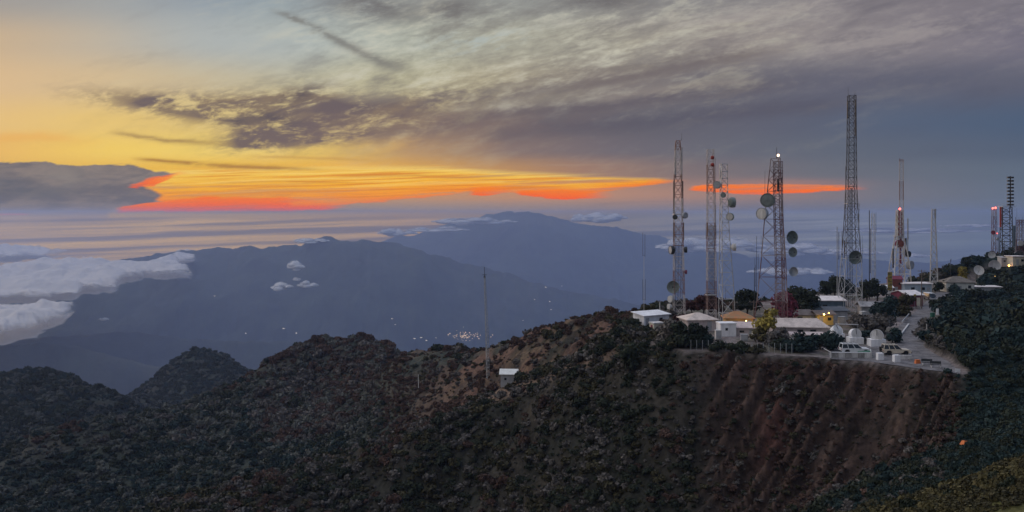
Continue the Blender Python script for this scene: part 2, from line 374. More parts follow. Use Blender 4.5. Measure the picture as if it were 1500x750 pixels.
# ------------------------------------------------------------------ terrain
# heights are surveyed as (bearing, drop below the eye, distance); thin-plate surface through them
CP = [  # px, py, D
 # terrace and its rim
 (940,480,188),(1000,470,199),(1000,500,169),(1100,495,173),(1100,516,153),(1200,505,161),(1200,524,146.8),(1270,528,144),(1330,538,138),(1400,546,133),
 (1340,470,199),(1350,440,241),(1330,425,270),(1300,420,281),(1200,450,225),(1100,455,218),(1000,452,222),(1200,430,260),(1250,470,199),(1390,428,264),(1380,450,225),(1420,420,280),
 # behind the terrace
 (1000,470,260),(1100,470,290),(1200,465,320),(1300,455,345),(1380,425,360),(950,480,250),(900,500,290),(1000,520,330),(1150,520,380),(1300,500,420),(1450,420,420),(1560,380,460),
 # bank right of the road and the summit
 (1420,510,163),(1440,480,192),(1500,456,190),(1560,436,190),(1620,430,190),(1460,494,168),(1520,492,163),(1430,464,230),(1415,446,246),(1470,441,262),(1540,412,260),
 (1400,399,300),(1440,382,312),(1480,366,322),(1520,358,330),(1580,350,340),(1480,385,350),
 # right flank under the road, and the gully it runs to
 (1430,562,131),(1500,552,132),(1600,540,130),(1500,600,117),(1600,590,112),(1400,650,113),(1300,692,113),(1200,742,113),(1500,650,95),(1420,566,129.5),
 (1330,622,130.8),(1200,692,131.6),(1100,752,130.4),(1000,800,122),(1600,650,85),
 # viewer's own slope, bottom right
 (1500,692,46),(1400,716,50),(1300,746,55),(1200,780,60),(1620,660,44),(1500,760,40),(1350,800,42),(1500,705,62),(1400,735,68),(1300,765,72),(750,1000,40),(300,1000,45),(0,950,50),(1000,900,45),(1500,800,30),(1100,1050,20),(400,1200,20),(1700,900,20),
 # bowl wall below the terrace
 (1330,560,135.6),(1330,546,136.8),(1270,540,142.6),(1270,570,139.9),(1200,540,145),(1200,570,141.8),(1100,535,149),(1100,580,144.7),(1200,640,135.7),(1100,660,137.8),(1270,620,135.5),(1000,530,153),(1000,570,148.7),(1000,650,141.5),(1000,750,133.4),(900,560,160),(900,650,149),(900,750,140),(800,600,172),(800,700,158),(745,650,177),(745,750,163),(600,720,176),(560,760,174),
 (900,850,120),(600,850,150),(1100,850,110),
 # spur down to the hut and on
 (930,500,169),(900,510,169),(840,533,178),(790,551,185),(745,566,191),(700,585,195),(660,603,196),(560,645,196),(450,695,190),(370,722,184),(240,755,175),(100,790,170),
 # behind the spur
 (840,540,205),(745,580,222),(660,625,230),(560,665,240),(450,720,240),(300,770,240),
 # skyline shoulder left of the terrace
 (900,474,205),(870,480,218),(800,478,250),(770,482,264),(700,500,300),(640,514,340),(600,520,370),(840,510,208),(760,535,232),(700,535,270),(650,560,290),(600,565,320),
 (800,510,320),(700,540,380),(870,510,290),(620,560,430),
 # wooded hill
 (560,507,432),(530,500,465),(490,498,482),(450,505,482),(420,517,475),(380,540,458),(340,568,446),(280,590,430),(200,603,410),(160,610,402),(60,640,380),(-100,680,350),(-250,700,340),
 (490,540,445),(490,580,405),(560,560,390),(420,570,420),(400,620,380),(520,610,350),(430,650,325),(300,640,370),(200,660,345),(300,690,315),(200,720,305),(80,690,335),(400,700,285),(250,760,262),(80,770,272),(-100,760,280),(-250,780,270),(600,590,300),
 (490,540,560),(400,580,560),(560,550,520),(300,640,520),(200,680,500),(0,720,480),(640,570,480),
 # far left hill
 (175,582,700),(150,576,735),(120,562,765),(90,550,790),(60,545,800),(40,543,800),(10,548,790),(-60,560,770),(-150,570,760),(60,580,700),(0,600,640),(120,610,640),(0,650,560),(-150,640,600),(200,650,640),(60,590,900),(-100,620,900),(200,650,800),
 # knoll
 (215,572,1050),(235,556,1080),(262,523,1105),(290,510,1120),(325,522,1105),(350,536,1090),(400,560,1080),(290,560,1020),(230,600,980),(350,590,980),(290,580,1230),(450,600,1100),(150,610,1050),(290,640,850),(420,640,800),(600,620,800),
 # outer fall
 (-200,700,1200),(0,700,1300),(200,680,1400),(400,680,1400),(600,680,1300),(800,640,1000),(1000,640,900),(1200,620,900),(1400,560,900),(1700,520,900),(800,720,1500),(1200,720,1500),(1700,700,1500),
]
CPa = np.array([(px, D, py) for px, py, D in CP], float)
def _tps_xy(px, D): return np.stack([px / 100.0, np.log(D) * 9.0], -1)
Q = _tps_xy(CPa[:, 0], CPa[:, 1]); nQ = len(Q)
def _phi(r2): return np.where(r2 > 0, .5 * r2 * np.log(r2 + 1e-12), 0)
r2 = ((Q[:, None] - Q[None]) ** 2).sum(-1)
A = np.zeros((nQ + 3, nQ + 3)); A[:nQ, :nQ] = _phi(r2) + np.eye(nQ) * .02
A[:nQ, nQ] = 1; A[:nQ, nQ + 1:] = Q; A[nQ, :nQ] = 1; A[nQ + 1:, :nQ] = Q.T
bvec = np.zeros(nQ + 3); bvec[:nQ] = CPa[:, 2]
WT = np.linalg.solve(A, bvec)
def tps(px, D):
    P = _tps_xy(px, D).reshape(-1, 2); o = np.empty(len(P))
    for i in range(0, len(P), 40000):
        q = P[i:i + 40000]; o[i:i + 40000] = _phi(((q[:, None] - Q[None]) ** 2).sum(-1)) @ WT[:nQ] + WT[nQ] + q @ WT[nQ + 1:]
    return o.reshape(np.shape(px))

TER = [(-50,925,482),]  # (unused marker kept out of the plan)
def gxy(px, py): p = G(px, py); return (p.x, p.y)
TERRACE = [gxy(*p) for p in [(915,487),(935,499),(1000,514),(1060,516),(1110,519),(1160,522),(1200,525),(1270,529),(1335,539),(1412,549),(1425,546),(1400,530),(1362,512),(1347,490),(1356,474),(1384,482),(1410,474),(1402,464),(1380,458),(1386,440),(1400,428),(1440,420),(1450,412),(1400,411),(1340,412),(1290,415),(1200,430),(1100,445),(1000,452),(950,462),(910,474)]]
def poly_sd(x, y, poly):   # signed distance, negative inside
    d2 = np.full(x.shape, 1e18); ins = np.zeros(x.shape, bool); n = len(poly)
    for i in range(n):
        ax, ay = poly[i]; bx_, by_ = poly[(i + 1) % n]; ex, ey = bx_ - ax, by_ - ay
        t_ = np.clip(((x - ax) * ex + (y - ay) * ey) / (ex * ex + ey * ey), 0, 1)
        d2 = np.minimum(d2, (x - ax - t_ * ex) ** 2 + (y - ay - t_ * ey) ** 2)
        c = ((ay > y) != (by_ > y)) & (x < (bx_ - ax) * (y - ay) / ((by_ - ay) if by_ != ay else 1e-9) + ax)
        ins ^= c
    return np.where(ins, -1, 1) * np.sqrt(d2)

NA, ND = 1300, 900
AZ0, AZ1, D0, D1 = -.80, .80, 14.0, 1700.0      # tangent of bearing; distance
TA = np.linspace(AZ0, AZ1, NA); LD = np.linspace(math.log(D0), math.log(D1), ND)
# solve the smooth surface on a coarse lattice, then refine
ca, cd = np.linspace(AZ0, AZ1, 200), np.linspace(math.log(D0), math.log(D1), 160)
gy_c = tps(*np.meshgrid(ca * F + 750, np.exp(cd), indexing='ij'))
def bilerp(grid, a0, a1, b0, b1, a, b):
    ia = np.clip((a - a0) / (a1 - a0) * (grid.shape[0] - 1), 0, grid.shape[0] - 1.001); ib = np.clip((b - b0) / (b1 - b0) * (grid.shape[1] - 1), 0, grid.shape[1] - 1.001)
    i, j = ia.astype(int), ib.astype(int); u, v = ia - i, ib - j
    return (grid[i, j] * (1 - u) + grid[i + 1, j] * u) * (1 - v) + (grid[i, j + 1] * (1 - u) + grid[i + 1, j + 1] * u) * v
TT, DD = np.meshgrid(TA, np.exp(LD), indexing='ij')
XX, YY = TT * DD, DD
PYs = bilerp(gy_c, AZ0, AZ1, math.log(D0), math.log(D1), TT, np.log(DD))
ZZ = EYE - (PYs - EL) / F * DD
PXs = TT * F + 750
sd_ = poly_sd(XX, YY, TERRACE) + fbm(XX / 7, YY / 7, 3, 5) * 1.2
flat = 1 - sstep(-.6, 1.0, sd_); flatc = 1 - sstep(-.8, .1, sd_)
# gullies and ribs down the bowl wall: run down-slope, leaning left as they fall
wallm = sstep(1010, 1090, PXs) * (1 - sstep(1390, 1425, PXs)) * sstep(0.3, 3.5, sd_) * (YY < 153) * (1 - sstep(-16, -24, -ZZ * -1)) 
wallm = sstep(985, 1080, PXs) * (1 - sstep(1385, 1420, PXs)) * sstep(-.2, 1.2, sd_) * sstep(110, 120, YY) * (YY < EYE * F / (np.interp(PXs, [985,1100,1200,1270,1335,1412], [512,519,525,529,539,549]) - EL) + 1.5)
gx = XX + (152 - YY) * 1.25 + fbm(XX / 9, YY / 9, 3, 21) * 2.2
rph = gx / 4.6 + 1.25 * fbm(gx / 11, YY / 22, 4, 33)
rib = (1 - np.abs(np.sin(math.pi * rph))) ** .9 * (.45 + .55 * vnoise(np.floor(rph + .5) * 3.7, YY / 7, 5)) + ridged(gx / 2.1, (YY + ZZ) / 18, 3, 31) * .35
ZZ = ZZ + wallm * (rib - .45) * 2.3 * sstep(0, 1.5, sd_) + wallm * fbm(gx / 1.6, YY / 3, 3, 77) * .6
path0 = np.zeros(XX.shape)
for (p0, d0), (p1, d1) in [((935, 169), (900, 170)), ((900, 170), (842, 179)), ((842, 179), (770, 188)), ((770, 188), (745, 191)), ((745, 191), (690, 196)), ((690, 196), (655, 197))]:
    ax, ay, ex, ey = (p0 - 750) / F * d0, d0, (p1 - 750) / F * d1, d1; ux, uy = ex - ax, ey - ay
    t_ = np.clip(((XX - ax) * ux + (YY - ay) * uy) / (ux * ux + uy * uy), 0, 1)
    path0 = np.maximum(path0, 1 - sstep(1.6, 4.6, np.hypot(XX - ax - t_ * ux, YY - ay - t_ * uy)))
# rolling, spurs and hollows, larger the farther out
ampn = np.clip(DD / 300, .1, 1.2)
spur = sstep(200, 260, DD)
ZZ += (1 - flat) * (fbm(XX / 26, YY / 26, 5, 3) * 2.2 * np.clip(DD / 200, .25, 1.1) + fbm(XX / 90, YY / 90, 4, 9) * 4.5 * spur * ampn)
rel_a = ridged(XX / 62 + YY / 150, YY / 80 - XX / 140, 4, 15) - .6
rel_b = ridged(XX / 17 + YY / 44, YY / 30 - XX / 60, 4, 19) - .6
nearm = sstep(100, 125, DD) * (1 - sstep(230, 300, DD)) * (1 - wallm) * sstep(1, 6, sd_) * (1 - path0) * (1 - sstep(1380, 1420, PXs))
ZZ += nearm * rel_b * 5.5
ZZ += (1 - flat) * rel_a * 14 * sstep(250, 330, DD) * np.clip(DD / 450, .6, 1.0) * (1 - .45 * sstep(380, 600, DD))
ZZ += (1 - flat) * fbm(XX / 5, YY / 5, 4, 41) * .55
ZZ = ZZ * (1 - flat) + flat * 0.0
def ground(x, y):
    x = np.asarray(x, float); y = np.asarray(y, float)
    r = bilerp(ZZ, AZ0, AZ1, math.log(D0), math.log(D1), x / y, np.log(y)); return r
def gz(x, y): return float(ground(np.array([x]), np.array([y]))[0])

# soil and low plant cover
sox = np.zeros(XX.shape + (3,))
def paint(mask, c):
    global sox
    sox = sox * (1 - mask[..., None]) + np.array(c) * mask[..., None]
nz1 = fbm(XX / 14, YY / 14, 5, 61); nz2 = fbm(XX / 4, YY / 4, 4, 71); nz3 = fbm(XX / 40, YY / 40, 4, 81)
sox[:] = (.026, .027, .022)
paint(sstep(220, 300, DD), (.034, .042, .036))
ridge = sstep(560, 700, PXs) * (1 - sstep(930, 1000, PXs)) * sstep(198, 215, DD)
relm = np.where(DD > 260, rel_a * 2.2, rel_b * 2.2); dry = sstep(.0, .5, relm + nz1 * .5) * (1 - sstep(1380, 1420, PXs)) * sstep(100, 130, DD)
paint(dry * .6 * (1 - sstep(650, 720, PYs) * (DD > 220)), (.046, .040, .033))
paint(ridge * sstep(-.3, .25, nz1), (.105, .062, .048)); paint(ridge * sstep(.1, .5, nz2) * .7, (.115, .082, .055))
spurm = sstep(600, 740, PXs) * (1 - sstep(950, 990, PXs)) * sstep(135, 150, DD) * (1 - sstep(198, 212, DD))
paint(spurm * sstep(-.2, .4, nz1) * .7, (.045, .038, .030))
path = path0 * (1 - flat); path = path * sstep(-.5, .3, 1 - nz2 * .9)
paint(path * .95, (.175, .125, .095))
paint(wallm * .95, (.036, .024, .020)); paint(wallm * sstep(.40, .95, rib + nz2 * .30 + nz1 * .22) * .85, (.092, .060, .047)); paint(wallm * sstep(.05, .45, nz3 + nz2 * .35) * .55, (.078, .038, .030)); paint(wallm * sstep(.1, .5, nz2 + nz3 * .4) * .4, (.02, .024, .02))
scar = np.exp(-((PXs - 1130) / 26) ** 2 - ((YY - 139.5) / 4.5) ** 2) ; paint(np.clip(scar * 1.3 + nz2 * .5 - .2, 0, 1) * (scar > .05) * .7, (.088, .038, .031))
scar2 = wallm * sstep(1290, 1330, PXs) * sstep(.0, .3, nz1 + rib - .35) * (YY > 139); paint(scar2 * .7, (.12, .060, .045))
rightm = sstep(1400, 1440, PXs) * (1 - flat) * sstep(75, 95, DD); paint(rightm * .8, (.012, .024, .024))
fore = 1 - sstep(60, 75, DD); paint(fore * .9, (.10, .095, .038)); paint(fore * sstep(-.1, .4, nz2) * .7, (.07, .075, .03))
paint(flatc * .96, (.20, .17, .165)); paint(flatc * sstep(-.05, .35, nz1) * .7, (.12, .10, .09))
weeds = flatc * sstep(.0, .25, nz2 + nz1 * .5) * (1 - sstep(-3.0, -1.0, -np.abs(sd_ + .5) )) ; paint(weeds * .5, (.06, .065, .035))

def polar_quads(na, nd):
    i, j = np.meshgrid(np.arange(na - 1), np.arange(nd - 1), indexing='ij'); a = (i * nd + j).ravel()
    return np.stack([a, a + nd, a + nd + 1, a + 1], -1)
M_SOIL = attr_mat('soil', scale=.9, bump=.7, bdist=.35)
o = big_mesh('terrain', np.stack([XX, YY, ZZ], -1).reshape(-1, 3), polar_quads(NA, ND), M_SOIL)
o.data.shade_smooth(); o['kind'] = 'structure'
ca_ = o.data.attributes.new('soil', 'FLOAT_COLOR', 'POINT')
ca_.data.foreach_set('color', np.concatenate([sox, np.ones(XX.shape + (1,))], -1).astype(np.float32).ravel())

# ------------------------------------------------------------------ the low country: one sheet out to the horizon
PLAIN = -2150.0
NA2, ND2, FAR = 1100, 420, 14600.0
TA2 = np.linspace(AZ0, AZ1, NA2); LD2 = np.linspace(math.log(1650), math.log(FAR), ND2)
T2, D2 = np.meshgrid(TA2, np.exp(LD2), indexing='ij'); X2, Y2 = T2 * D2, D2; P2 = T2 * F + 750
near_z = bilerp(ZZ, AZ0, AZ1, math.log(D0), math.log(D1), T2, np.full(D2.shape, math.log(1650)))
Z2 = PLAIN + (near_z - PLAIN) * np.exp(-((D2 - 1650) / 1500) ** 1.2)
RANGES = [  # crest outline (bearing px, skyline px), distance, half width near side / far side
 ([(-500,420),(100,400),(185,378),(255,369),(300,366),(400,358),(440,356),(470,352),(495,350),(520,354),(550,356),(575,358),(600,365),(640,377),(700,392),(760,408),(850,428),(950,450),(1100,470)], 8000, 3000, 1600, 60),
 ([(300,400),(480,372),(560,357),(600,344),(640,332),(690,323),(735,315),(760,312),(775,311),(792,313),(820,318),(850,326),(880,331),(920,336),(960,345),(1010,358),(1080,376),(1200,395)], 12900, 4200, 1300, 55),
 ([(850,400),(1000,392),(1100,384),(1180,375),(1210,371),(1240,374),(1290,381),(1340,384),(1420,380),(1500,376),(1800,370)], 11900, 3300, 2500, 50),
 ([(-500,480),(20,496),(100,490),(150,488),(220,487),(270,497),(330,500),(400,496),(450,500),(560,520),(700,545)], 5600, 1800, 1200, 30),
 ([(-300,540),(0,505),(60,498),(110,500),(180,520),(260,540)], 4300, 1200, 900, 25),
]
for pts, Dc, wn, wf, na_ in RANGES:
    pts = np.array(pts, float); yc = np.interp(P2, pts[:, 0], pts[:, 1]) + fbm(P2 / 38, P2 * 0 + Dc / 777, 5, 23) * 4.0 + ridged(P2 / 55, P2 * 0 + Dc / 500, 4, 29) * -3 + 1.5
    Dv = Dc * (1 + .06 * fbm(P2 / 160, P2 * 0 + Dc / 1000, 3, 5))
    zc = EYE - (yc - EL) / F * Dv
    r = D2 - Dv; fall = np.where(r < 0, np.exp(-np.abs(r / wn) ** 1.25), np.exp(-np.abs(r / wf) ** 1.25))
    h = PLAIN + np.maximum(zc - PLAIN, 0) * fall
    s = Dc / 11000
    h += (ridged(X2 / (1500 * s), Y2 / (2600 * s), 5, int(Dc) % 97) - .62) * 1050 * s * np.clip(1 - fall, .0, .5) * 1.6 * np.clip(fall * 4, 0, 1) + fbm(X2 / (300 * s), Y2 / (300 * s), 4, 3) * na_ * s * np.clip(fall, 0, 1)
    Z2 = np.maximum(Z2, h)
Z2 = Z2 - 60 * sstep(12900, 14600, D2) + fbm(X2 / 900, Y2 / 900, 4, 8) * 25 * sstep(2500, 5000, D2)
Z2[:, 0] = near_z[:, 0] - 3
s2 = np.zeros(X2.shape + (3,)); s2[:] = (.030, .038, .026)
k = sstep(0, .5, fbm(X2 / 1100, Y2 / 1100, 5, 4))[..., None]; s2 = s2 * (1 - k * .5) + np.array((.060, .058, .040)) * k * .5
M_FAR = attr_mat('far_country', scale=.004, bump=.5, bdist=40)
o = big_mesh('land', np.stack([X2, Y2, Z2], -1).reshape(-1, 3), polar_quads(NA2, ND2), M_FAR); o.data.shade_smooth(); o['kind'] = 'structure'
ca_ = o.data.attributes.new('soil', 'FLOAT_COLOR', 'POINT')
ca_.data.foreach_set('color', np.concatenate([s2, np.ones(X2.shape + (1,))], -1).astype(np.float32).ravel())

# ------------------------------------------------------------------ air
def haze(d, col, g):
    m = bpy.data.materials.new('haze'); m.use_nodes = True; t = m.node_tree; t.nodes.clear()
    ou = t.nodes.new('ShaderNodeOutputMaterial'); v = t.nodes.new('ShaderNodeVolumePrincipled')
    v.inputs['Color'].default_value = (*col, 1); v.inputs['Density'].default_value = d; v.inputs['Anisotropy'].default_value = g
    t.links.new(v.outputs[0], ou.inputs['Volume'])
    b = MB().box((0, FAR / 2 - 700, (-2400 + 56) / 2), (FAR * 1.75, FAR + 1500, 2456)).build('haze', m); b['kind'] = 'stuff'
    return b
haze(8.5e-5, (.385, .51, .85), .25)
# ------------------------------------------------------------------ paints and stuffs
WHITE = mat('white_paint', (.80, .80, .82), .6, .14, .7, streaks=True); OFFW = mat('aged_white_paint', (.58, .57, .56), .7, .25, .9, streaks=True)
GREY = mat('grey_paint', (.36, .37, .39), .6, .2, .8); CONC = mat('concrete', (.33, .32, .31), .9, .3, .9, bump=.3)
DARK = mat('dark_metal', (.045, .05, .055), .55, .3, 2); GALV = mat('galvanised_steel', (.40, .42, .44), .45, .2, 1.2, metal=.3)
PINKW = mat('pinkish_plaster', (.52, .45, .44), .85, .2, .8, streaks=True); TANR = mat('tan_roof_sheet', (.60, .51, .46), .7, .25, .9, streaks=False)
BROWNR = mat('brown_roof_sheet', (.16, .13, .12), .75, .3, 1); GREYR = mat('grey_roof_sheet', (.36, .34, .34), .65, .25, 1)
PALER = mat('pale_roof_sheet', (.74, .68, .67), .6, .2, .8); BLUEW = mat('slate_blue_wall', (.12, .17, .22), .8, .2, 1)
MAROON = mat('maroon_paint', (.20, .045, .075), .8, .25, 1); BRICKM = mat('brick_red_wall', (.20, .07, .06), .85, .3, 2)
OCHRE = mat('ochre_plaster', (.62, .40, .17), .85, .15, 1); ORANGER = mat('orange_roof', (.42, .17, .07), .75, .35, .8, c2=(.27, .23, .13))
CREAM = mat('cream_plaster', (.62, .58, .47), .85, .15, 1); GLASS = mat('window_glass', (.02, .025, .03), .12, .1, 1, spec=.6)
TEALD = mat('dark_green_dish', (.15, .185, .18), .6, .25, 1.5); GREEND = mat('grey_green_mesh_dish', (.22, .26, .25), .6, .25, 1.5)
REDP = mat('red_paint', (.35, .045, .035), .6, .2, 1.5); YELP = mat('yellow_paint', (.34, .26, .06), .7, .2, 1.2)
RUBBER = mat('rubber', (.018, .018, .02), .85, .2, 3); CARW = mat('white_car_paint', (.72, .73, .75), .3, .06, 1, spec=.5)
CART = mat('cream_car_paint', (.60, .53, .43), .35, .1, 1, spec=.5); CARD = mat('dark_car_paint', (.03, .04, .06), .35, .1, 1, spec=.5)
CHROME = mat('bright_metal', (.5, .5, .52), .25, .1, 2, metal=.8); TAILL = mat('red_lens', (.25, .02, .02), .3, .1, 2); HEADL = mat('clear_lens', (.55, .57, .6), .2, .1, 2)
GREENB = mat('green_plastic', (.03, .13, .08), .6, .2, 2); WOOD = mat('weathered_wood', (.20, .16, .13), .9, .3, 3, streaks=True); ORNG = mat('orange_plastic', (.62, .17, .05), .6, .15, 2)
ASPH = mat('asphalt', (.165, .155, .16), .92, .5, .45, bump=.25); BARK = mat('bark', (.055, .045, .038), .95, .3, 4)
EM_W = mat('lamp_glass_warm', (.9, .7, .4), .4, 0, 1, emit=((1, .62, .22), 9)); EM_R = mat('lamp_glass_red', (.8, .1, .1), .4, 0, 1, emit=((1, .10, .07), 6))
EM_B = mat('beacon_glass', (.9, .7, .6), .4, 0, 1, emit=((1, .66, .45), 3.5)); EM_O = mat('lamp_glass_orange', (.9, .5, .2), .4, 0, 1, emit=((1, .42, .10), 6))
def banded(name, a, b, period, off=0.0):
    m = bpy.data.materials.new(name); m.use_nodes = True; t = m.node_tree; E.nt = t; p = t.nodes['Principled BSDF']
    p.inputs['Roughness'].default_value = .65
    tcn = t.nodes.new('ShaderNodeTexCoord'); s = t.nodes.new('ShaderNodeSeparateXYZ'); t.links.new(tcn.outputs['Object'], s.inputs[0])
    ph = E.m('FRACT', (E(s.outputs[2]) + off) / period); n = tnoise(tcn.outputs['Object'], 1.2, 4, .6)
    c = cmix(E.m('GREATER_THAN', ph, .5), a, b); c = cmix(smooth(.4, .8, n) * .4, c, (.06, .045, .04))
    t.links.new(c, p.inputs['Base Color']); return m
BAND = banded('red_and_white_tower_paint', (.50, .46, .45), (.24, .13, .115), 11.0)
BAND2 = banded('faded_red_and_white_tower_paint', (.50, .46, .46), (.27, .17, .15), 13.0, 4)
BAND3 = banded('grey_over_white_tower_paint', (.46, .48, .50), (.05, .05, .056), 120.0, 46.0)
BAND4 = banded('dusky_red_tower_paint', (.26, .21, .22), (.13, .06, .07), 9.0, 3)

def hit(px, py):    # the first ground met along a line of sight
    Dk = np.exp(np.linspace(math.log(30), math.log(1500), 1400)); g_ = ground((px - 750) / F * Dk, Dk); r_ = EYE - (py - EL) / F * Dk
    k = int(np.argmax(r_ < g_)); return Vector(((px - 750) / F * Dk[k], Dk[k], g_[k]))
# ------------------------------------------------------------------ lattice towers
class Tower:
    """levels: (height, radius) of the leg ring; px helpers turn a place in the survey into the tower's own space"""
    def __init__(s, name, label, base, D, levels_px, n=4, rz=None, m=BAND, r_leg=.10, r_br=.05, group='lattice towers on the summit', style='X', ladder=True, bay=1.15, cat='tower', m_low=None):
        bx_, by_ = base; s.D = D; x = (bx_ - 750) / F * D; s.x = x; s.z0 = gz(x, D) - .15; s.m = m
        s.t = thing(name, label, cat, (x, D, s.z0), 0, group)
        lv = []
        for (py, wpx, cpx) in levels_px:       # visible width and centre at that height
            z = EYE - (py - EL) / F * D - s.z0; wv_ = wpx / F * D
            lv.append((max(z, 0), wv_, (cpx - 750) / F * D - x))
        lv.sort(); 
        if lv[0][0] > .01: lv.insert(0, (0, lv[0][1], lv[0][2]))
        s.lv = lv; s.n = n; s.rz = rz if rz is not None else (R(42) if n == 4 else R(18))
        s.kw = 1 / (max(math.cos(s.rz + 2 * math.pi * k / n) for k in range(n)) - min(math.cos(s.rz + 2 * math.pi * k / n) for k in range(n)))
        s.H = lv[-1][0]
        for k in range(n):
            mb = MB()
            for (a, b) in zip(lv[:-1], lv[1:]): mb.rod(s.pt(k, a[0]), s.pt(k, b[0]), r_leg, 5)
            f = s.pt(k, 0); mb.box((f[0], f[1], .12), (r_leg * 5, r_leg * 5, .5))
            mb.build('leg', m, s.t)
        mb = MB(); z = 0; flip = 0
        while z < s.H - .3:
            wv_ = s.width(z); h = max(.8, wv_ * bay); z2 = min(z + h, s.H)
            if s.H - z2 < h * .35: z2 = s.H
            for k in range(n):
                k2 = (k + 1) % n; a, b, c, d = s.pt(k, z), s.pt(k2, z), s.pt(k, z2), s.pt(k2, z2)
                if style == 'X': mb.rod(a, d, r_br); mb.rod(b, c, r_br)
                elif flip: mb.rod(a, d, r_br)
                else: mb.rod(b, c, r_br)
                mb.rod(c, d, r_br)
            z = z2; flip ^= 1
        mb.build('bracing', m, s.t)
        if ladder:
            mb = MB(); 
            for (a, b) in zip(lv[:-1], lv[1:]):
                for off in (-.16, .16):
                    mb.rod((a[2] + off, .05, a[0]), (b[2] + off, .05, b[0]), .025)
            zz = .4
            while zz < s.H: cx_ = s.cx(zz); mb.rod((cx_ - .16, .05, zz), (cx_ + .16, .05, zz), .018); zz += .45
            mb.build('ladder', GALV, s.t)
    def _l(s, z, i):
        return float(np.interp(z, [l[0] for l in s.lv], [l[i] for l in s.lv]))
    def width(s, z): return s._l(z, 1)
    def cx(s, z): return s._l(z, 2)
    def pt(s, k, z):
        a = s.rz + 2 * math.pi * k / s.n; r = s.width(z) * s.kw
        return (s.cx(z) + r * math.cos(a), r * math.sin(a), z)
    def L(s, px, py, dy=0.0):
        return Vector(((px - 750) / F * s.D - s.x, dy, EYE - (py - EL) / F * s.D - s.z0))
    def dish(s, px, py, rpx, kind='drum', face=(-.3, -1, 0), m=GREEND, m2=None, dy=-.9, label=None):
        c = s.L(px, py, dy); r = rpx / F * s.D; d = Vector(face).normalized()
        q = Matrix.Translation(c) @ d.to_track_quat('Z', 'Y').to_matrix().to_4x4()
        if kind == 'drum':
            body = MB().lathe([(r * .35, -r * .75), (r * .86, -r * .5), (r, -r * .3), (r, r * .42), (r * .93, r * .42), (r * .93, r * .34)], q, 22)
            o_ = body.build('dish_antenna', m, s.t, smooth=False, label=label)
            MB().lathe([(r * .92, r * .34), (r * .7, r * .40), (.02, r * .42)], q, 22).build('radome', m2 or m, o_)
        else:
            prof = [(.03, -r * .36), (r * .4, -r * .31), (r * .75, -r * .14), (r, r * .08), (r * 1.03, r * .06), (r * .77, -r * .20), (r * .4, -r * .37), (.03, -r * .42)]
            o_ = MB().lathe(prof, q, 22).build('dish_antenna', m, s.t, smooth=False, label=label)
            f = MB()
            for k in range(3):
                a = 2 * math.pi * k / 3; f.rod(q @ Vector((r * .8 * math.cos(a), r * .8 * math.sin(a), -r * .06)), q @ Vector((0, 0, r * .55)), .025)
            f.lathe([(r * .1, r * .5), (r * .13, r * .62), (r * .02, r * .64)], q, 10); f.build('feed_horn', m2 or DARK, o_)
        b = MB(); back = q @ Vector((0, 0, -r * .5)); z = back.z; leg = min((Vector(s.pt(k, z)) for k in range(s.n)), key=lambda v: (v - back).length)
        b.rod(back, leg, .06); b.rod(back, leg + Vector((0, 0, .7)), .04); b.rod(back, leg - Vector((0, 0, .6)), .04)
        b.build('mount', GALV, o_); return o_
    def panel(s, px, py0, py1, wpx, m=DARK, dy=-.3, name='panel_antenna', label=None):
        a, b = s.L(px, py0, dy), s.L(px, py1, dy); w_ = wpx / F * s.D; h = a.z - b.z
        o_ = MB().box(((a.x + b.x) / 2, dy, (a.z + b.z) / 2), (w_, w_ * .7, h), taper=.96).build(name, m, s.t, label=label)
        br = MB()
        for z in (b.z + h * .12, b.z + h * .85):
            zz = min(z, s.H); leg = min((Vector(s.pt(k, zz)) for k in range(s.n)), key=lambda v: (v - Vector((a.x, dy, zz))).length); br.rod((a.x, dy, z), leg, .035)
        br.rod((a.x, dy + w_ * .3, b.z + h * .1), (a.x, dy + w_ * .3, b.z + h * .87), .03); br.build('bracket', GALV, o_); return o_
    def whip(s, px, py0, py1, r=.035, m=DARK, dy=0.0):
        a, b = s.L(px, py0, dy), s.L(px, py1, dy); mb = MB().rod(b, a, r, 5, r * .7)
        zz = min(max(b.z + .3, 0), s.H); leg = min((Vector(s.pt(k, zz)) for k in range(s.n)), key=lambda v: (v - b).length); mb.rod(b + Vector((0, 0, .3)), leg, r)
        return mb.build('whip_antenna', m, s.t)
    def beacon(s, px, py, r=.3, m=EM_R, dy=0.0):
        c = s.L(px, py, dy); top = Vector((s.cx(s.H), 0, min(c.z - r, s.H)))
        o_ = MB().lathe([(r * .6, -r), (r, -r * .5), (r, r * .4), (r * .5, r)], Matrix.Translation(c), 10).build('beacon_light', m, s.t)
        MB().rod(top, c - Vector((0, 0, r)), .05).build('bracket', GALV, o_); return o_
    def balls(s, px, py, r=.55, m=REDP):
        c = s.L(px, py, -.5); return MB().lathe([(r * math.sin(math.pi * k / 8) + .001, -r * math.cos(math.pi * k / 8)) for k in range(9)], Matrix.Translation(c), 12).build('marker_ball', m, s.t, smooth=True)
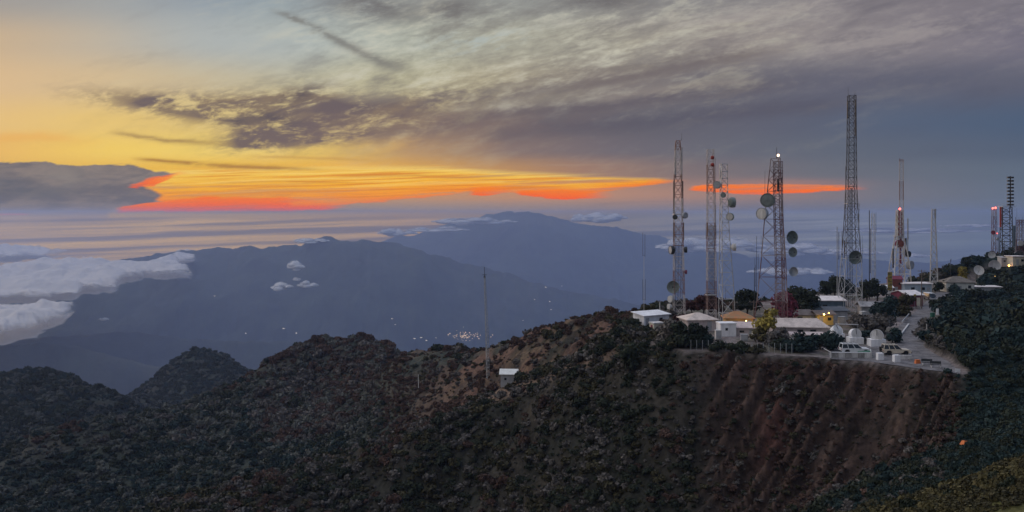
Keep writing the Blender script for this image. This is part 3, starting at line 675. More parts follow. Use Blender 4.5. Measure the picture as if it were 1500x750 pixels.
    def platform(s, py, wpx, cpx=None):
        z = s.L(0, py).z; w_ = wpx / F * s.D; c = s.cx(z) if cpx is None else (cpx - 750) / F * s.D - s.x; mb = MB()
        mb.box((c, 0, z), (w_, w_ * .8, .12))
        for sx in (-1, 1):
            for sy in (-1, 1): mb.rod((c + sx * w_ / 2, sy * w_ * .4, z), (c + sx * w_ / 2, sy * w_ * .4, z + 1.1), .03)
        for zz in (.55, 1.1):
            for sx in (-1, 1): mb.rod((c + sx * w_ / 2, -w_ * .4, z + zz), (c + sx * w_ / 2, w_ * .4, z + zz), .025)
            for sy in (-1, 1): mb.rod((c - w_ / 2, sy * w_ * .4, z + zz), (c + w_ / 2, sy * w_ * .4, z + zz), .025)
        return mb.build('platform', GALV, s.t)
    def cables(s, py0, py1, k=5, spread=.5, m=DARK):
        mb = MB(); a, b = s.L(0, py0).z, s.L(0, py1).z
        for i in range(k):
            o_ = (i / (k - 1) - .5) * spread; mb.rod((s.cx(b) + o_ * s.width(b), .12, b), (s.cx(a) + o_ * s.width(a), .12, a), .05)
        return mb.build('cable_run', m, s.t)

# 1: slim mast with stacked rod aerials over the white hut
T = Tower('lattice_tower', 'red and white lattice tower behind the white hut, big green mesh dish near its foot', (995, 466), 203, [(468,17,995),(440,16,994.5),(330,13,993.5),(262,11,993),(216,8,993),(206,6,993)], r_leg=.07, r_br=.036, m=BAND, ladder=False)
for px, a, b in ((989.3, 216, 261), (998.5, 216, 262), (986.6, 265, 312), (999.8, 265, 312), (986.5, 326, 352), (1001, 326, 352)): T.panel(px, a, b, 1.5, GREY if a < 230 else WOOD)
T.dish(988, 318, 3.6, 'drum', (-.5, -1, 0), DARK); T.dish(1002, 315.5, 4.6, 'drum', (.6, -1, 0), GREY)
T.dish(983, 366, 6.2, 'drum', (-1, -.25, 0), DARK, GREY); T.dish(1003.5, 365.5, 4.4, 'drum', (1, -.1, 0), DARK)
T.dish(985, 420, 9, 'grid', (-.25, -1, .05), GREEND); T.dish(981.5, 437.5, 5, 'drum', (-.8, -.6, 0), OFFW); T.dish(979.5, 448.5, 4.2, 'drum', (-.9, -.4, 0), OFFW)
T.dish(1004, 398, 3, 'drum', (1, -.3, 0), MAROON); T.cables(330, 462, 5, .6); T.whip(998.5, 195, 206); T.platform(314, 15)
# 2: straight mast with two red balls
T = Tower('lattice_tower', 'straight red and white lattice tower with two red balls near its top', (1041.5, 470), 199, [(470,13.5,1042),(400,13,1042),(300,11,1041.5),(219,9.4,1040.5)], r_leg=.07, r_br=.036, m=BAND2, ladder=False)
T.balls(1043, 231, .45); T.balls(1043, 241.5, .45); T.cables(330, 448, 7, .75); T.whip(1048, 231, 300); T.whip(1034, 328, 350); T.whip(1048.5, 300, 345); T.panel(1048, 330, 352, 1.4, WOOD); T.panel(1035.5, 326, 346, 1.2, WOOD); T.platform(432, 16)
# 3: grey tower leaning its widening legs
T = Tower('lattice_tower', 'plain grey three-legged tower with five small dishes, next to the orange-roofed house', (1062, 480), 186, [(480,22,1063),(420,19,1062),(340,12.5,1060),(300,10.5,1059.5),(240,9.6,1059)], n=3, rz=R(0), r_leg=.085, r_br=.045, m=GALV, style='Z', bay=1.0, ladder=False)
T.dish(1049.5, 271, 5.6, 'drum', (-.5, -1, 0), GREY, GREY, dy=-.6); T.dish(1058, 286, 3.9, 'drum', (-.2, -1, 0), GREEND); T.dish(1072.5, 296.5, 7.6, 'drum', (1, .12, 0), GREEND, GREY, dy=0); T.dish(1068, 317.5, 5.6, 'drum', (-.75, -1, 0), GREEND, OFFW); T.dish(1075.5, 362, 5.4, 'drum', (1, -.1, 0), OFFW, OFFW, dy=0)
T.whip(1048, 300, 342); T.whip(1063, 420, 455)
# 4: broad tapered tower, open left leg, lit beacon
T = Tower('lattice_tower', 'broad tapering reddish tower with lit beacon and huge dark green drum dish', (1137, 487), 183, [(489,49,1134),(440,42,1136),(380,34,1137),(330,27,1136.5),(290,21,1136.5),(232,13,1137.5)], n=3, rz=R(172), r_leg=.10, r_br=.036, m=BAND4, style='X', bay=.85, ladder=False)
mb = MB(); 
for z0_, z1_ in zip(np.arange(0, T.H - 1.2, 1.2), np.arange(1.2, T.H, 1.2)):   # climbing cage up the inner shaft
    c0, c1 = T.cx(z0_) + T.width(z0_) * .16, T.cx(z1_) + T.width(z1_) * .16; q = [(-.8, -.5), (.8, -.5), (.8, .6), (-.8, .6)]
    for i in range(4):
        (ax, ay), (bx_, by_) = q[i], q[(i + 1) % 4]; mb.rod((c0 + ax, ay, z0_), (c1 + ax, ay, z1_), .075); mb.rod((c0 + ax, ay, z0_), (c1 + bx_, by_, z1_), .045); mb.rod((c1 + ax, ay, z1_), (c1 + bx_, by_, z1_), .045)
mb.build('inner_shaft', BAND4, T.t)
T.dish(1122, 293.5, 10.2, 'drum', (-.42, -1, .02), TEALD, mat('dull_grey_green_radome', (.17, .20, .20), .6, .2, 1), dy=-1.2); T.dish(1114.5, 313, 8.6, 'drum', (-.8, -.75, 0), GREY, OFFW, dy=-1.2)
T.dish(1157.5, 347.5, 9.6, 'grid', (.35, -1, 0), TEALD, DARK, dy=-1.2); T.dish(1158.5, 369, 7.2, 'grid', (.3, -1, 0), GREEND, DARK, dy=-1.2); T.dish(1160, 397.5, 7.0, 'grid', (.2, -1, 0), GALV, GREY, dy=-1.0)
T.beacon(1140, 227.5, .26, EM_B); T.whip(1137.5, 216, 232, .06); T.panel(1139, 262, 280, 2.4, DARK); T.panel(1144, 260, 268, 1.6, DARK); T.whip(1120.5, 250, 292); T.whip(1125, 265, 292); T.whip(1115, 345, 372)
# 5: tallest tower
T = Tower('lattice_tower', 'tallest tower, grey lattice on white painted legs, single round mesh dish low down', (1246, 455), 212, [(457,28.5,1244.5),(400,25.5,1246.5),(370,21.5,1247),(340,18,1247),(300,14.8,1247),(275,13,1247),(220,11.2,1247.5),(140,10,1247.7)], r_leg=.085, r_br=.045, m=BAND3, bay=1.0)
T.panel(1241.2, 148, 174, 1.6); T.panel(1252.8, 146, 172, 1.7); T.panel(1252.9, 173, 199, 1.9); T.whip(1242.4, 128, 140); T.whip(1252.4, 133, 140); T.whip(1238.7, 243, 342, .06); T.whip(1237, 352, 380, .07); T.panel(1236.8, 352, 372, 1.5)
T.dish(1249, 376.5, 9.8, 'grid', (.1, -1, 0), TEALD, DARK, dy=-1.6); T.platform(298, 15); T.cables(275, 450, 4, .3)
mb = MB(); 
for i, py in enumerate((298, 306, 314, 322)):
    a, b = T.L(1253.5, py), T.L(1258.5, py); mb.rod(a, b, .05); mb.rod(b, T.L(1258.5, py + 4), .09)
mb.rod(T.L(1258.5, 298), T.L(1258.5, 327), .035)
mb.build('loop_antenna', GALV, T.t)
T.whip(1263, 345, 385); T.whip(1260.5, 345, 385)
# 6: red-topped tower, tall mast behind it, far tower
T = Tower('lattice_tower', 'stout tower with red panel head and red beacon above a brick red base', (1318, 424), 279, [(428,26,1318),(392,23,1318),(370,17,1318),(345,9,1317.5),(308,7,1317.5)], r_leg=.16, r_br=.08, m=OFFW, style='X', bay=.9)
for px, a, b, m_, w_ in ((1315.5, 309, 345, REDP, 2.4), (1319.5, 310, 345, MAROON, 2.2), (1313.4, 316, 350, YELP, 1.6), (1307, 364, 392, DARK, 1.8), (1325.5, 349, 376, DARK, 2.2), (1328.5, 320, 372, GREY, 1.2), (1318.0, 348, 386, MAROON, 2.0)): T.panel(px, a, b, w_, m_, dy=-.6)
T.beacon(1318.2, 306, .3); T.dish(1315.5, 357, 6, 'drum', (-.2, -1, 0), MAROON, BRICKM); T.dish(1328.5, 372, 4.4, 'drum', (.5, -1, 0), DARK); T.dish(1331, 388, 6.4, 'drum', (.6, -1, 0), GREY, GREY); T.whip(1331, 320, 350); T.whip(1302.5, 386, 410); T.platform(346, 14)
T = Tower('lattice_tower', 'thin red and white mast rising straight above the red panel tower', (1320.5, 420), 300, [(422,9,1321),(330,8,1320.5),(310,7.4,1320.5),(234,6.6,1320.5)], n=4, rz=R(20), r_leg=.11, r_br=.06, m=BAND2, ladder=False, style='Z', bay=1.0)
T.whip(1317.6, 232, 242, .12, MAROON)
T = Tower('lattice_tower', 'bare grey lattice tower standing alone beyond the crossarm pole and the white house', (1367.5, 424), 300, [(426,13,1368),(372,10,1368),(306,5.4,1367.5)], n=4, rz=R(25), r_leg=.11, r_br=.06, m=GALV, ladder=False); T.panel(1369.5, 306, 320, 1.8)
# summit cluster at right
T = Tower('lattice_tower', 'slender tower with two red lights on top at the crest of the dark hill', (1456.5, 372), 321, [(376,6,1456.5),(306,5,1456.5)], r_leg=.10, r_br=.05, m=BAND4, ladder=False, style='Z')
T.beacon(1454.5, 305, .32); T.beacon(1458.3, 304.5, .32); T.dish(1453, 340.5, 3, 'drum', (-.7, -1, 0), MAROON); T.dish(1459, 350, 2.2, 'drum', (.5, -1, 0), GREY); T.beacon(1460.5, 342, .22)
T = Tower('lattice_tower', 'wide dark frame tower topped by a column of paired dipoles', (1474, 374), 318, [(380,17,1474),(303,15,1474)], n=4, rz=R(30), r_leg=.15, r_br=.09, m=DARK, style='Z', bay=.55)
mb = MB().rod(T.L(1480, 304), T.L(1480, 258), .22, 6); 
for py in range(260, 302, 5):
    for sx in (-2.9, 2.9): c = T.L(1480 + sx, py); mb.rod(T.L(1480, py), c, .09); mb.box((c.x, c.y, c.z), (.75, .75, .62))
mb.build('dipole_stack', DARK, T.t)
T.panel(1465, 303, 333, 2.2, REDP); T.panel(1467.8, 303, 331, 1.4, MAROON); T.platform(303, 18)
T = Tower('lattice_tower', 'short pole tower carrying one thick dark panel, right of the dipole tower', (1486.5, 378), 316, [(384,4,1486.5),(330,3,1485.8)], n=3, r_leg=.12, r_br=.05, m=GREY, ladder=False, style='Z'); T.panel(1484.8, 331, 361, 3.0, BLUEW); T.whip(1489.5, 305, 335)
T = Tower('lattice_tower', 'reddish lattice tower at the right edge with a round dish and whips', (1495, 384), 312, [(400,9,1495),(322,7.5,1495)], r_leg=.12, r_br=.06, m=BAND4, ladder=False); T.dish(1493, 356, 4, 'drum', (-.4, -1, 0), GREY); T.dish(1491, 371, 4.2, 'drum', (-.6, -1, 0), DARK); T.whip(1492.5, 318, 338); T.whip(1498, 318, 338)
# lone mast on the left ridge, beside the small hut
T = Tower('lattice_tower', 'lone thin grey mast with a crossbar, left of the little hut on the ridge', (714, 553), hit(714, 555).y, [(556,4.6,714.6),(490,4.2,713),(405,2.0,709.8)], n=3, r_leg=.06, r_br=.03, m=GALV, ladder=False, style='Z', cat='mast')
mb = MB().rod(T.L(709.8, 405), T.L(709.5, 391), .06); mb.rod(T.L(706.4, 402.5), T.L(713.2, 402.5), .07); mb.box(T.L(709.7, 405.5), (.45, .45, .6)); mb.build('crossbar', DARK, T.t)

# thin masts among the towers
def mast(name, label, px, D, py0, py1, r=.06, m=GALV, tops=(), group='thin masts among the towers', cat='mast'):
    x = (px - 750) / F * D; z0 = gz(x, D) - .2; t = thing(name, label, cat, (x, D, z0), 0, group)
    h = EYE - (py0 - EL) / F * D - z0; MB().rod((0, 0, 0), (0, 0, h), r * 1.4, 6, r).build('pole', m, t)
    for dx_, a, b in tops:
        za, zb = EYE - (a - EL) / F * D - z0, EYE - (b - EL) / F * D - z0; X = dx_ / F * D
        MB().rod((X, -.05, zb), (X, -.05, za), r * .8, 5).rod((0, 0, zb + .2), (X, -.05, zb + .2), .03).build('whip_antenna', DARK, t)
    return t
mast('whip_mast', 'white pole behind the white hut with two pairs of thin whips', 943.3, 199, 375, 470, .05, OFFW, [(-1.8, 341, 375), (1.4, 343, 376), (-1.9, 409, 440), (2.0, 409, 440)])
mast('short_post', 'short pale post on the ridge right of the twin whip mast', 966.5, 199, 441, 470, .11, OFFW, [(-.6, 440, 443)], group=None, cat='post')
mast('whip_mast', 'taller of two dark whips left of the broad reddish tower', 1108.3, 215, 346, 470, .05, DARK, [(-2.6, 378, 430), (2.4, 372, 420)])
mast('whip_mast', 'lower dark whip beside the taller one, in front of the dark tree', 1105, 200, 392, 475, .05, DARK, [(1.8, 388, 420)])
mast('whip_mast', 'slim grey pole just left of the tallest tower', 1226.3, 232, 332, 452, .10, GREY, [(2.4, 340, 380), (7.2, 338, 392)])
mast('whip_mast', 'slim dark pole between the tallest tower and the ladder mast', 1273.5, 246, 308, 440, .10, DARK, [(1.6, 335, 400)])
T = Tower('ladder_mast', 'ladder-like lattice mast with whips, right of the slim dark pole', (1279.5, 440), 250, [(443,6.5,1280),(400,6,1280),(313,5,1279.5)], n=3, r_leg=.06, r_br=.035, m=GALV, ladder=False, style='Z', group='thin masts among the towers', cat='mast'); T.whip(1277.5, 309, 330); T.whip(1283.5, 311, 340); T.whip(1264, 358, 372)
mast('whip_mast', 'thin dark whip between the two-light tower and the dipole tower', 1462.8, 316, 340, 388, .08, DARK, [(1.2, 352, 372)])
mast('whip_mast', 'thin grey mast right of the dark panel tower on the summit', 1489.2, 314, 322, 392, .08, GALV, [(-1.5, 318, 340), (1.4, 330, 352)])
mast('whip_mast', 'short dark mast low on the summit, left of the beige hut', 1469.5, 308, 356, 396, .1, DARK, [(1.8, 352, 366), (-1.8, 354, 368)])
mast('whip_mast', 'thin pole behind the roof of the white house', 1392.5, 292, 380, 420, .07, DARK, [(0.6, 379, 383)])

# utility poles and their cables
def pole(label, px, py, top, arms=1, lamp=False):
    p = G(px, py); D = p.y; t = thing('utility_pole', label, 'utility pole', (p.x, p.y, gz(p.x, p.y) - .2), 0, 'utility poles'); h = EYE - (top - EL) / F * D - gz(p.x, p.y) + .2
    MB().rod((0, 0, 0), (0, 0, h), .15, 7, .10).build('pole', WOOD, t)
    for k in range(arms):
        MB().box((0, 0, h - .35 - k * .8), (1.9, .12, .12)).build('crossarm', WOOD, t)
        MB().lathe([(.05, 0), (.06, .16), (.02, .2)], Matrix.Translation((-.8, 0, h - .29 - k * .8)), 8).lathe([(.05, 0), (.06, .16), (.02, .2)], Matrix.Translation((.8, 0, h - .29 - k * .8)), 8).build('insulators', GREY, t)
    if lamp:
        l = MB().rod((0, -.1, h * .72), (1.1, -.3, h * .78), .035).build('lamp_arm', GALV, t); MB().box((1.25, -.32, h * .78), (.5, .22, .12)).build('lamp_head', OFFW, l)
    return t, h
ta, ha = pole('wooden pole with lamp arm between the orange-roofed house and the dark tree', 1104, 477, 440, 1, True)
tb, hb = pole('wooden pole standing behind the grey three-legged tower and orange roof', 1074, 478, 441)
tc_, hc = pole('wooden pole with crossarms in front of the maroon building', 1350, 452, 395, 2)
mb = MB()
for k in range(3):
    a = Vector(ta.location) + Vector((-.8 + k * .8, 0, ha - .3)); b = Vector(tb.location) + Vector((-.8 + k * .8, 0, hb - .3)); prev = a
    for i in range(1, 9):
        u = i / 8; p = a.lerp(b, u) - Vector((0, 0, 4 * .7 * u * (1 - u))); mb.rod(prev, p, .03, 4); prev = p
tag(mb.build('overhead_cable', DARK), 'three sagging cables between two wooden poles over the orange-roofed house', 'cable')

# ------------------------------------------------------------------ buildings
def house(name, label, front, rz, w_, d, h, roof='gable', rise=1.0, over=.35, mw=OFFW, mr=GREYR, doors=(), wins=(), group='buildings on the terrace', cat='building', z=None, door_m=GREY, hipx=None):
    fx, fy_ = front; c, s_ = math.cos(rz), math.sin(rz); cx, cy = fx - s_ * d / 2, fy_ + c * d / 2
    zz = (gz(cx, cy) if z is None else z); t = thing(name, label, cat, (cx, cy, zz), rz, group)
    MB().box((0, 0, h / 2 - .25), (w_, d, h + .5)).build('wall', mw, t)
    a, b = w_ / 2 + over, d / 2 + over; th = .14; R_ = MB()
    if roof == 'flat': R_.box((0, 0, h + .11), (2 * a, 2 * b, .22))
    elif roof == 'shed':   # rises to the back
        R_.prism([(-b, h + .02), (b, h + rise), (b, h + rise + th), (-b, h + .02 + th)], -a, a, Matrix.Rotation(R(90), 4, 'Z'))
        MB().prism([(-d / 2, h), (d / 2, h), (d / 2, h + rise * .96)], -w_ / 2, w_ / 2, Matrix.Rotation(R(90), 4, 'Z')).build('gable', mw, t)
    elif roof == 'gable':
        R_.prism([(-b, h - .06), (0, h + rise), (b, h - .06), (b, h - .06 + th), (0, h + rise + th), (-b, h - .06 + th)], -a, a, Matrix.Rotation(R(90), 4, 'Z'))
        MB().prism([(-d / 2, h), (0, h + rise * .95), (d / 2, h)], -w_ / 2 + .003, w_ / 2 - .003, Matrix.Rotation(R(90), 4, 'Z')).build('gable', mw, t)
    else:
        hx = min(a * .98, b) if hipx is None else hipx
        R_.add([(-a, -b, h), (a, -b, h), (a, b, h), (-a, b, h), (-a + hx, 0, h + rise), (a - hx, 0, h + rise), (-a, -b, h + th), (a, -b, h + th), (a, b, h + th), (-a, b, h + th)],
               [(3, 2, 1, 0), (0, 1, 7, 6), (1, 2, 8, 7), (2, 3, 9, 8), (3, 0, 6, 9), (6, 7, 5, 4), (8, 9, 4, 5), (7, 8, 5), (9, 6, 4)])
    R_.build('roof', mr, t)
    def face(side, u, v0, ww, hh, e):
        ax = {'f': ((u, -d / 2 - e), 0), 'b': ((u, d / 2 + e), 0), 'l': ((-w_ / 2 - e, u), 1), 'r': ((w_ / 2 + e, u), 1)}[side]
        return (ax[0][0], ax[0][1], v0 + hh / 2), ((ww, .07, hh) if ax[1] == 0 else (.07, ww, hh))
    for side, u, ww, hh in doors:
        p, q = face(side, u, 0, ww, hh, .02); o_ = MB().box(p, q).build('door', door_m, t); p2, _ = face(side, u + ww * .35, hh * .45, .08, .12, .08); MB().box(p2, (.08, .08, .12)).build('handle', CHROME, o_)
    for side, u, v0, ww, hh in wins:
        p, q = face(side, u, v0, ww, hh, .015); o_ = MB().box(p, q).build('window', mw if mw is not WHITE else GREY, t); p, q = face(side, u, v0 + .06, ww - .12, hh - .12, .035); MB().box(p, q).build('pane', GLASS, o_)
    return t
fr = lambda px, py: (G(px, py).x, G(px, py).y)
house('hut', 'long white hut with sloping white roof, at the left end of the terrace', fr(962, 478), R(32), 7.0, 3.6, 2.3, 'shed', .55, .35, WHITE, WHITE, [('f', -2.6, .9, 1.9)], [('f', 1.2, 1.0, .9, .8), ('l', 0, 1.0, .7, .7)])
house('shed', 'small beige shed with dark side, just below the long white hut', fr(965, 488), R(20), 2.2, 1.8, 1.9, 'flat', 0, .15, CREAM, OFFW, [('l', 0, .8, 1.6)], [], door_m=MAROON)
house('building', 'tan hip-roofed building behind the big shrubs left of the towers', fr(1029, 485), R(8), 6.2, 5.4, 2.2, 'hip', 1.3, .45, PINKW, TANR, [('f', 1.5, .9, 1.9)], [('f', -1.2, .9, 1.1, .9), ('r', 0, .9, 1.0, .9)])
house('block_hut', 'white block hut with one square dark opening, in front of the orange roof', fr(1067, 493), R(4), 3.1, 2.8, 2.4, 'flat', 0, .1, WHITE, WHITE, [], [('f', -.35, 1.15, .55, .55)])
house('hut', 'low pinkish hut with a tilted flat roof beside the white block hut', fr(1092, 492), R(-10), 3.7, 4.0, 1.45, 'shed', .7, .3, PINKW, mat('pink_roof_sheet', (.55, .45, .43), .7, .2, 1), [('f', 1.1, .8, 1.3)], [('f', -.7, .6, 1.0, .5)])
house('house', 'orange-roofed house with lit ochre wall below the cables', fr(1083, 482.5), R(-6), 5.6, 4.4, 2.2, 'hip', 1.35, .45, OCHRE, ORANGER, [('f', 1.9, .9, 1.9)], [('f', -.8, .9, 1.1, .9)])
house('building', 'longest building, pale tan pitched roof behind the yellow tree', fr(1172, 496), R(-5), 10.2, 6.4, 2.1, 'hip', 1.45, .5, PINKW, TANR, [('f', -3, .9, 1.9)], [('f', 0, 1, 1.2, .8), ('f', 2.4, 1, 1.2, .8)], hipx=1.6)
house('lean_to', 'low pink-grey annex with a slanting roof strip before the longest building', fr(1183, 501), R(-5), 6.0, 1.6, 1.2, 'shed', .35, .2, OFFW, mat('pink_roof_sheet', (.5, .4, .4), .7, .2, 1), [('f', -2, .7, 1.1)], [('f', 1, .5, 1, .5)])
house('house', 'low brown-roofed house with cream front behind the longest building', fr(1183, 475), R(-3), 6.6, 4.6, 1.9, 'hip', 1.1, .5, CREAM, BROWNR, [('f', 1.2, .9, 1.7)], [('f', -1.6, .9, 1.2, .8)])
PORCH = house('porch_hut', 'little hut with two lit lamps on its yellow porch', fr(1209, 476), R(6), 3.6, 3.0, 2.2, 'gable', .7, .5, mat('yellow_plaster', (.60, .45, .16), .85, .15, 1), BROWNR, [('f', -.9, .8, 1.8)], [('f', .9, .9, .9, .8)])
house('building', 'long blue-grey building with pale roof, under the tallest tower', fr(1211, 460), R(-6), 8.6, 6.0, 3.1, 'shed', .55, .4, BLUEW, PALER, [('f', 3.0, 1.0, 2.0)], [('f', -2.6, 1.4, 1.2, .9), ('f', -.4, 1.4, 1.2, .9)])
house('shed', 'grey shed with dark lean roof, right of the blue-grey building front', fr(1226, 469), R(-4), 4.6, 3.0, 2.0, 'shed', .6, .4, GREY, mat('dark_slate_roof', (.09, .10, .12), .7, .2, 1), [('f', 1.4, .9, 1.8)], [])
house('hut', 'grey-roofed hut at the right foot of the tallest tower', fr(1277, 461), R(-8), 4.6, 4.0, 1.9, 'gable', .9, .5, GREY, GREYR, [('f', -1, .9, 1.8)], [('f', 1, 1, .9, .7)])
house('building', 'maroon building with white roof beside the parked van', fr(1341, 449), R(10), 4.2, 7.5, 2.9, 'gable', .9, .4, MAROON, PALER, [('f', .9, .9, 2.0)], [('f', -1, 1.1, .9, .9), ('r', 1, 1.1, 1, .9)], door_m=CREAM)
house('hut', 'brick red hut under the stout red panel tower', fr(1313, 430), R(-5), 3.6, 3.0, 4.2, 'gable', .9, .2, BRICKM, MAROON, [('f', 0, .9, 2.0)], [('f', .9, 2.6, .7, .7)])
house('hut', 'small white-roofed hut left of the brick red hut', fr(1300, 431), R(0), 3.4, 3.0, 1.9, 'gable', .6, .3, OFFW, WHITE, [('f', -.5, .8, 1.7)], [('f', .8, .9, .7, .6)])
house('building', 'pale flat-roofed building with blue trim behind the maroon building', fr(1345, 431), R(0), 8.0, 5.0, 3.0, 'flat', 0, .4, mat('pale_blue_wall', (.38, .45, .52), .8, .15, 1), PALER, [('f', 3, .9, 2)], [('f', 1.4, 1.2, 1.2, .9), ('f', -1.6, 1.2, 1.2, .9)])
house('house', 'white house with grey-brown roof at the top of the road', fr(1407, 428), R(-7), 8.0, 6.0, 2.9, 'hip', 1.8, .4, mat('white_plaster', (.60, .62, .60), .85, .15, .8, streaks=True), mat('grey_brown_roof', (.17, .15, .13), .8, .3, 1), [('f', -.2, 1.0, 2.0)], [('f', -2.6, 1.2, 1.0, 1.0), ('f', 2.6, 1.2, 1.0, 1.0)])
house('building', 'low pale flat-roofed annex right of the white house', fr(1446, 426), R(-4), 8.4, 5.0, 2.6, 'flat', 0, .35, GREY, PALER, [('f', -2, .9, 1.9)], [('f', 1.5, 1.1, 1.2, .8)])
_p = at(1493, 402, 300); house('hut', 'beige hut on the summit at the right edge below the reddish tower', (_p.x, _p.y), R(5), 4.5, 4.0, 2.8, 'flat', 0, .3, CREAM, PALER, [('f', -.6, .9, 1.9)], [('f', 1.1, 1.1, 1, .9)])
_p = at(1476, 400, 303); house('hut', 'low grey summit hut with an orange lamp, below the dipole tower', (_p.x, _p.y), R(-4), 4.0, 3.0, 2.4, 'shed', .5, .3, GREY, GREYR, [('f', .6, .9, 1.8)], [('f', -1, 1.1, .8, .7)])
# hut on the ridge to the left
_p = hit(745, 565); HUT = _p.copy(); house('hut', 'little grey hut with bright roof, alone on the bare ridge path', (_p.x, _p.y), R(-4), 3.5, 3.0, 2.3, 'gable', .85, .32, GREY, mat('bright_zinc_roof', (.72, .73, .70), .5, .15, 1.2), [('f', .6, .8, 1.7)], [('f', -.7, 1.0, .6, .6)], group=None, z=_p.z + .1)

def lamp(parent_t, name, label, loc, m, power, col, r=.13):
    t = thing(name, label, 'lamp', loc)
    MB().lathe([(r * .5, -r), (r, -r * .3), (r, r * .4), (r * .4, r)], Matrix(), 10).build('bulb', m, t); MB().box((0, .12, r * 1.3), (.3, .3, .05)).build('shade', DARK, t)
    l = bpy.data.lights.new('lamp_light', 'POINT'); l.energy = power; l.color = col; l.shadow_soft_size = .15
    lo = bpy.data.objects.new('lamp_light', l); COL.objects.link(lo); lo.parent = t; lo.location = (0, -.3, 0)
    return t
q = at(1207, 460.5, 188.2); lamp(0, 'porch_lamp', 'left lit lamp on the yellow porch front', (q.x, q.y, q.z), EM_W, 90, (1, .68, .22), .13)
q = at(1214, 458.5, 188.4); lamp(0, 'porch_lamp', 'right, slightly higher lit lamp on the yellow porch', (q.x, q.y, q.z), EM_O, 70, (1, .55, .2), .12)
q = at(1093, 470, 181.0); lamp(0, 'wall_lamp', 'small lamp lighting the ochre wall under the orange roof', (q.x, q.y, q.z), EM_W, 60, (1, .62, .22), .1)
q = at(1458, 405.5, 293); lamp(0, 'yard_lamp', 'yellow lamp over the flat-roofed annex by the white house', (q.x, q.y, q.z), EM_W, 60, (1, .65, .25), .3)
q = at(1478, 389, 300); lamp(0, 'wall_lamp', 'orange-red lamp on the summit above the grey hut', (q.x, q.y, q.z), mat('lamp_glass_orange', (1, 1, 1)), 40, (1, .35, .15), .32)

def cabinet(label, px, py, w_, d, h, m, rz=0.0):
    p = G(px, py); t = thing('equipment_cabinet', label, 'cabinet', (p.x, p.y, gz(p.x, p.y)), rz, 'equipment cabinets by the huts')
    MB().box((0, 0, .06), (w_ + .2, d + .2, .24)).build('plinth', CONC, t); MB().box((0, 0, .18 + h / 2), (w_, d, h)).build('body', m, t); MB().box((0, -d / 2 - .02, .2 + h / 2), (w_ * .8, .04, h * .8)).build('door', GREY, t)
    MB().box((0, 0, h + .22), (w_ + .12, d + .12, .08)).build('lid', m, t)
cabinet('white equipment cabinet left of the white block hut', 1052, 497, 1.1, .9, 1.5, OFFW); cabinet('grey equipment cabinet in front of the pinkish hut', 1090, 500, 1.3, .8, 1.1, GREY, R(-8)); cabinet('small cream cabinet right of the pinkish hut', 1105, 497, .8, .7, 1.3, CREAM)
cabinet('grey cabinet between the porch hut and the blue-grey building', 1233, 475, 1.4, 1.0, 1.4, GALV); cabinet('white cabinet at the right foot of the tallest tower', 1264, 468, 1.2, 1.0, 1.6, OFFW, R(10)); cabinet('pale cabinet by the low pink-grey annex', 1150, 502, 1.2, .9, 1.4, OFFW)
def fence(label, a, b, n):
    A_, B_ = G(*a), G(*b); mid = (A_ + B_) / 2; L_ = (B_ - A_).length; t = thing('wire_fence', label, 'fence', (mid.x, mid.y, 0), math.atan2(B_.y - A_.y, B_.x - A_.x))
    for k in range(n + 1): MB().rod((-L_ / 2 + k * L_ / n, 0, -.1), (-L_ / 2 + k * L_ / n, 0, 1.7), .05, 6).build('post', GALV, t)
    mb_ = MB()
    for z in np.arange(.15, 1.7, .19): mb_.rod((-L_ / 2, 0, z), (L_ / 2, 0, z), .006, 4)
    for x in np.arange(-L_ / 2, L_ / 2, .5): mb_.rod((x, 0, .1), (min(x + 1.0, L_ / 2), 0, 1.65), .005, 4)
    mb_.build('wire_mesh', DARK, t)
fence('wire fence on the rim before the tan hip-roofed building', (1012, 512), (1072, 513.5), 7); fence('wire fence on the rim before the longest building', (1085, 515), (1160, 518), 9)
# ------------------------------------------------------------------ dishes standing on the ground
def horn(label, px, py, D, r, face, block=(2.2, 2.0, 1.6)):   # drum dish on a white block
    p = at(px, py, D); t = thing('drum_dish', label, 'satellite dish', (p.x, p.y, gz(p.x, p.y)), 0, 'drum dishes on white blocks')
    h = p.z - gz(p.x, p.y); MB().box((0, .2, (h - r * .55) / 2), (block[0], block[1], h - r * .55)).build('base', WHITE, t)
    d = Vector(face).normalized(); q = Matrix.Translation((0, 0, h)) @ d.to_track_quat('Z', 'Y').to_matrix().to_4x4()
    o_ = MB().lathe([(r * .3, -r * 1.15), (r * .9, -r * .85), (r, -r * .6), (r, r * .35), (r * .95, r * .35), (r * .95, r * .28)], q, 26).build('drum', WHITE, t)
    MB().lathe([(r * .94, r * .28), (r * .6, r * .33), (.02, r * .35)], q, 26).build('face', OFFW, o_)
    MB().rod(q @ Vector((0, r * .93, r * .4)), q @ Vector((0, 0, r * .42)), .05).build('feed_arm', DARK, o_); return t
horn('white drum dish half hidden by bushes, leftmost of three by the cars', 1226, 484, 167, 1.05, (.35, -.8, .65), (2.4, 2.0, 1.6))
horn('white drum dish with dark feed arm behind the white car', 1253, 489.5, 163, 1.02, (.15, -1, .18), (2.5, 2.0, 1.6))
horn('white drum dish aimed left, behind the cream car', 1284.5, 491.5, 160, 1.12, (-.45, -1, .12), (2.7, 2.0, 1.7))
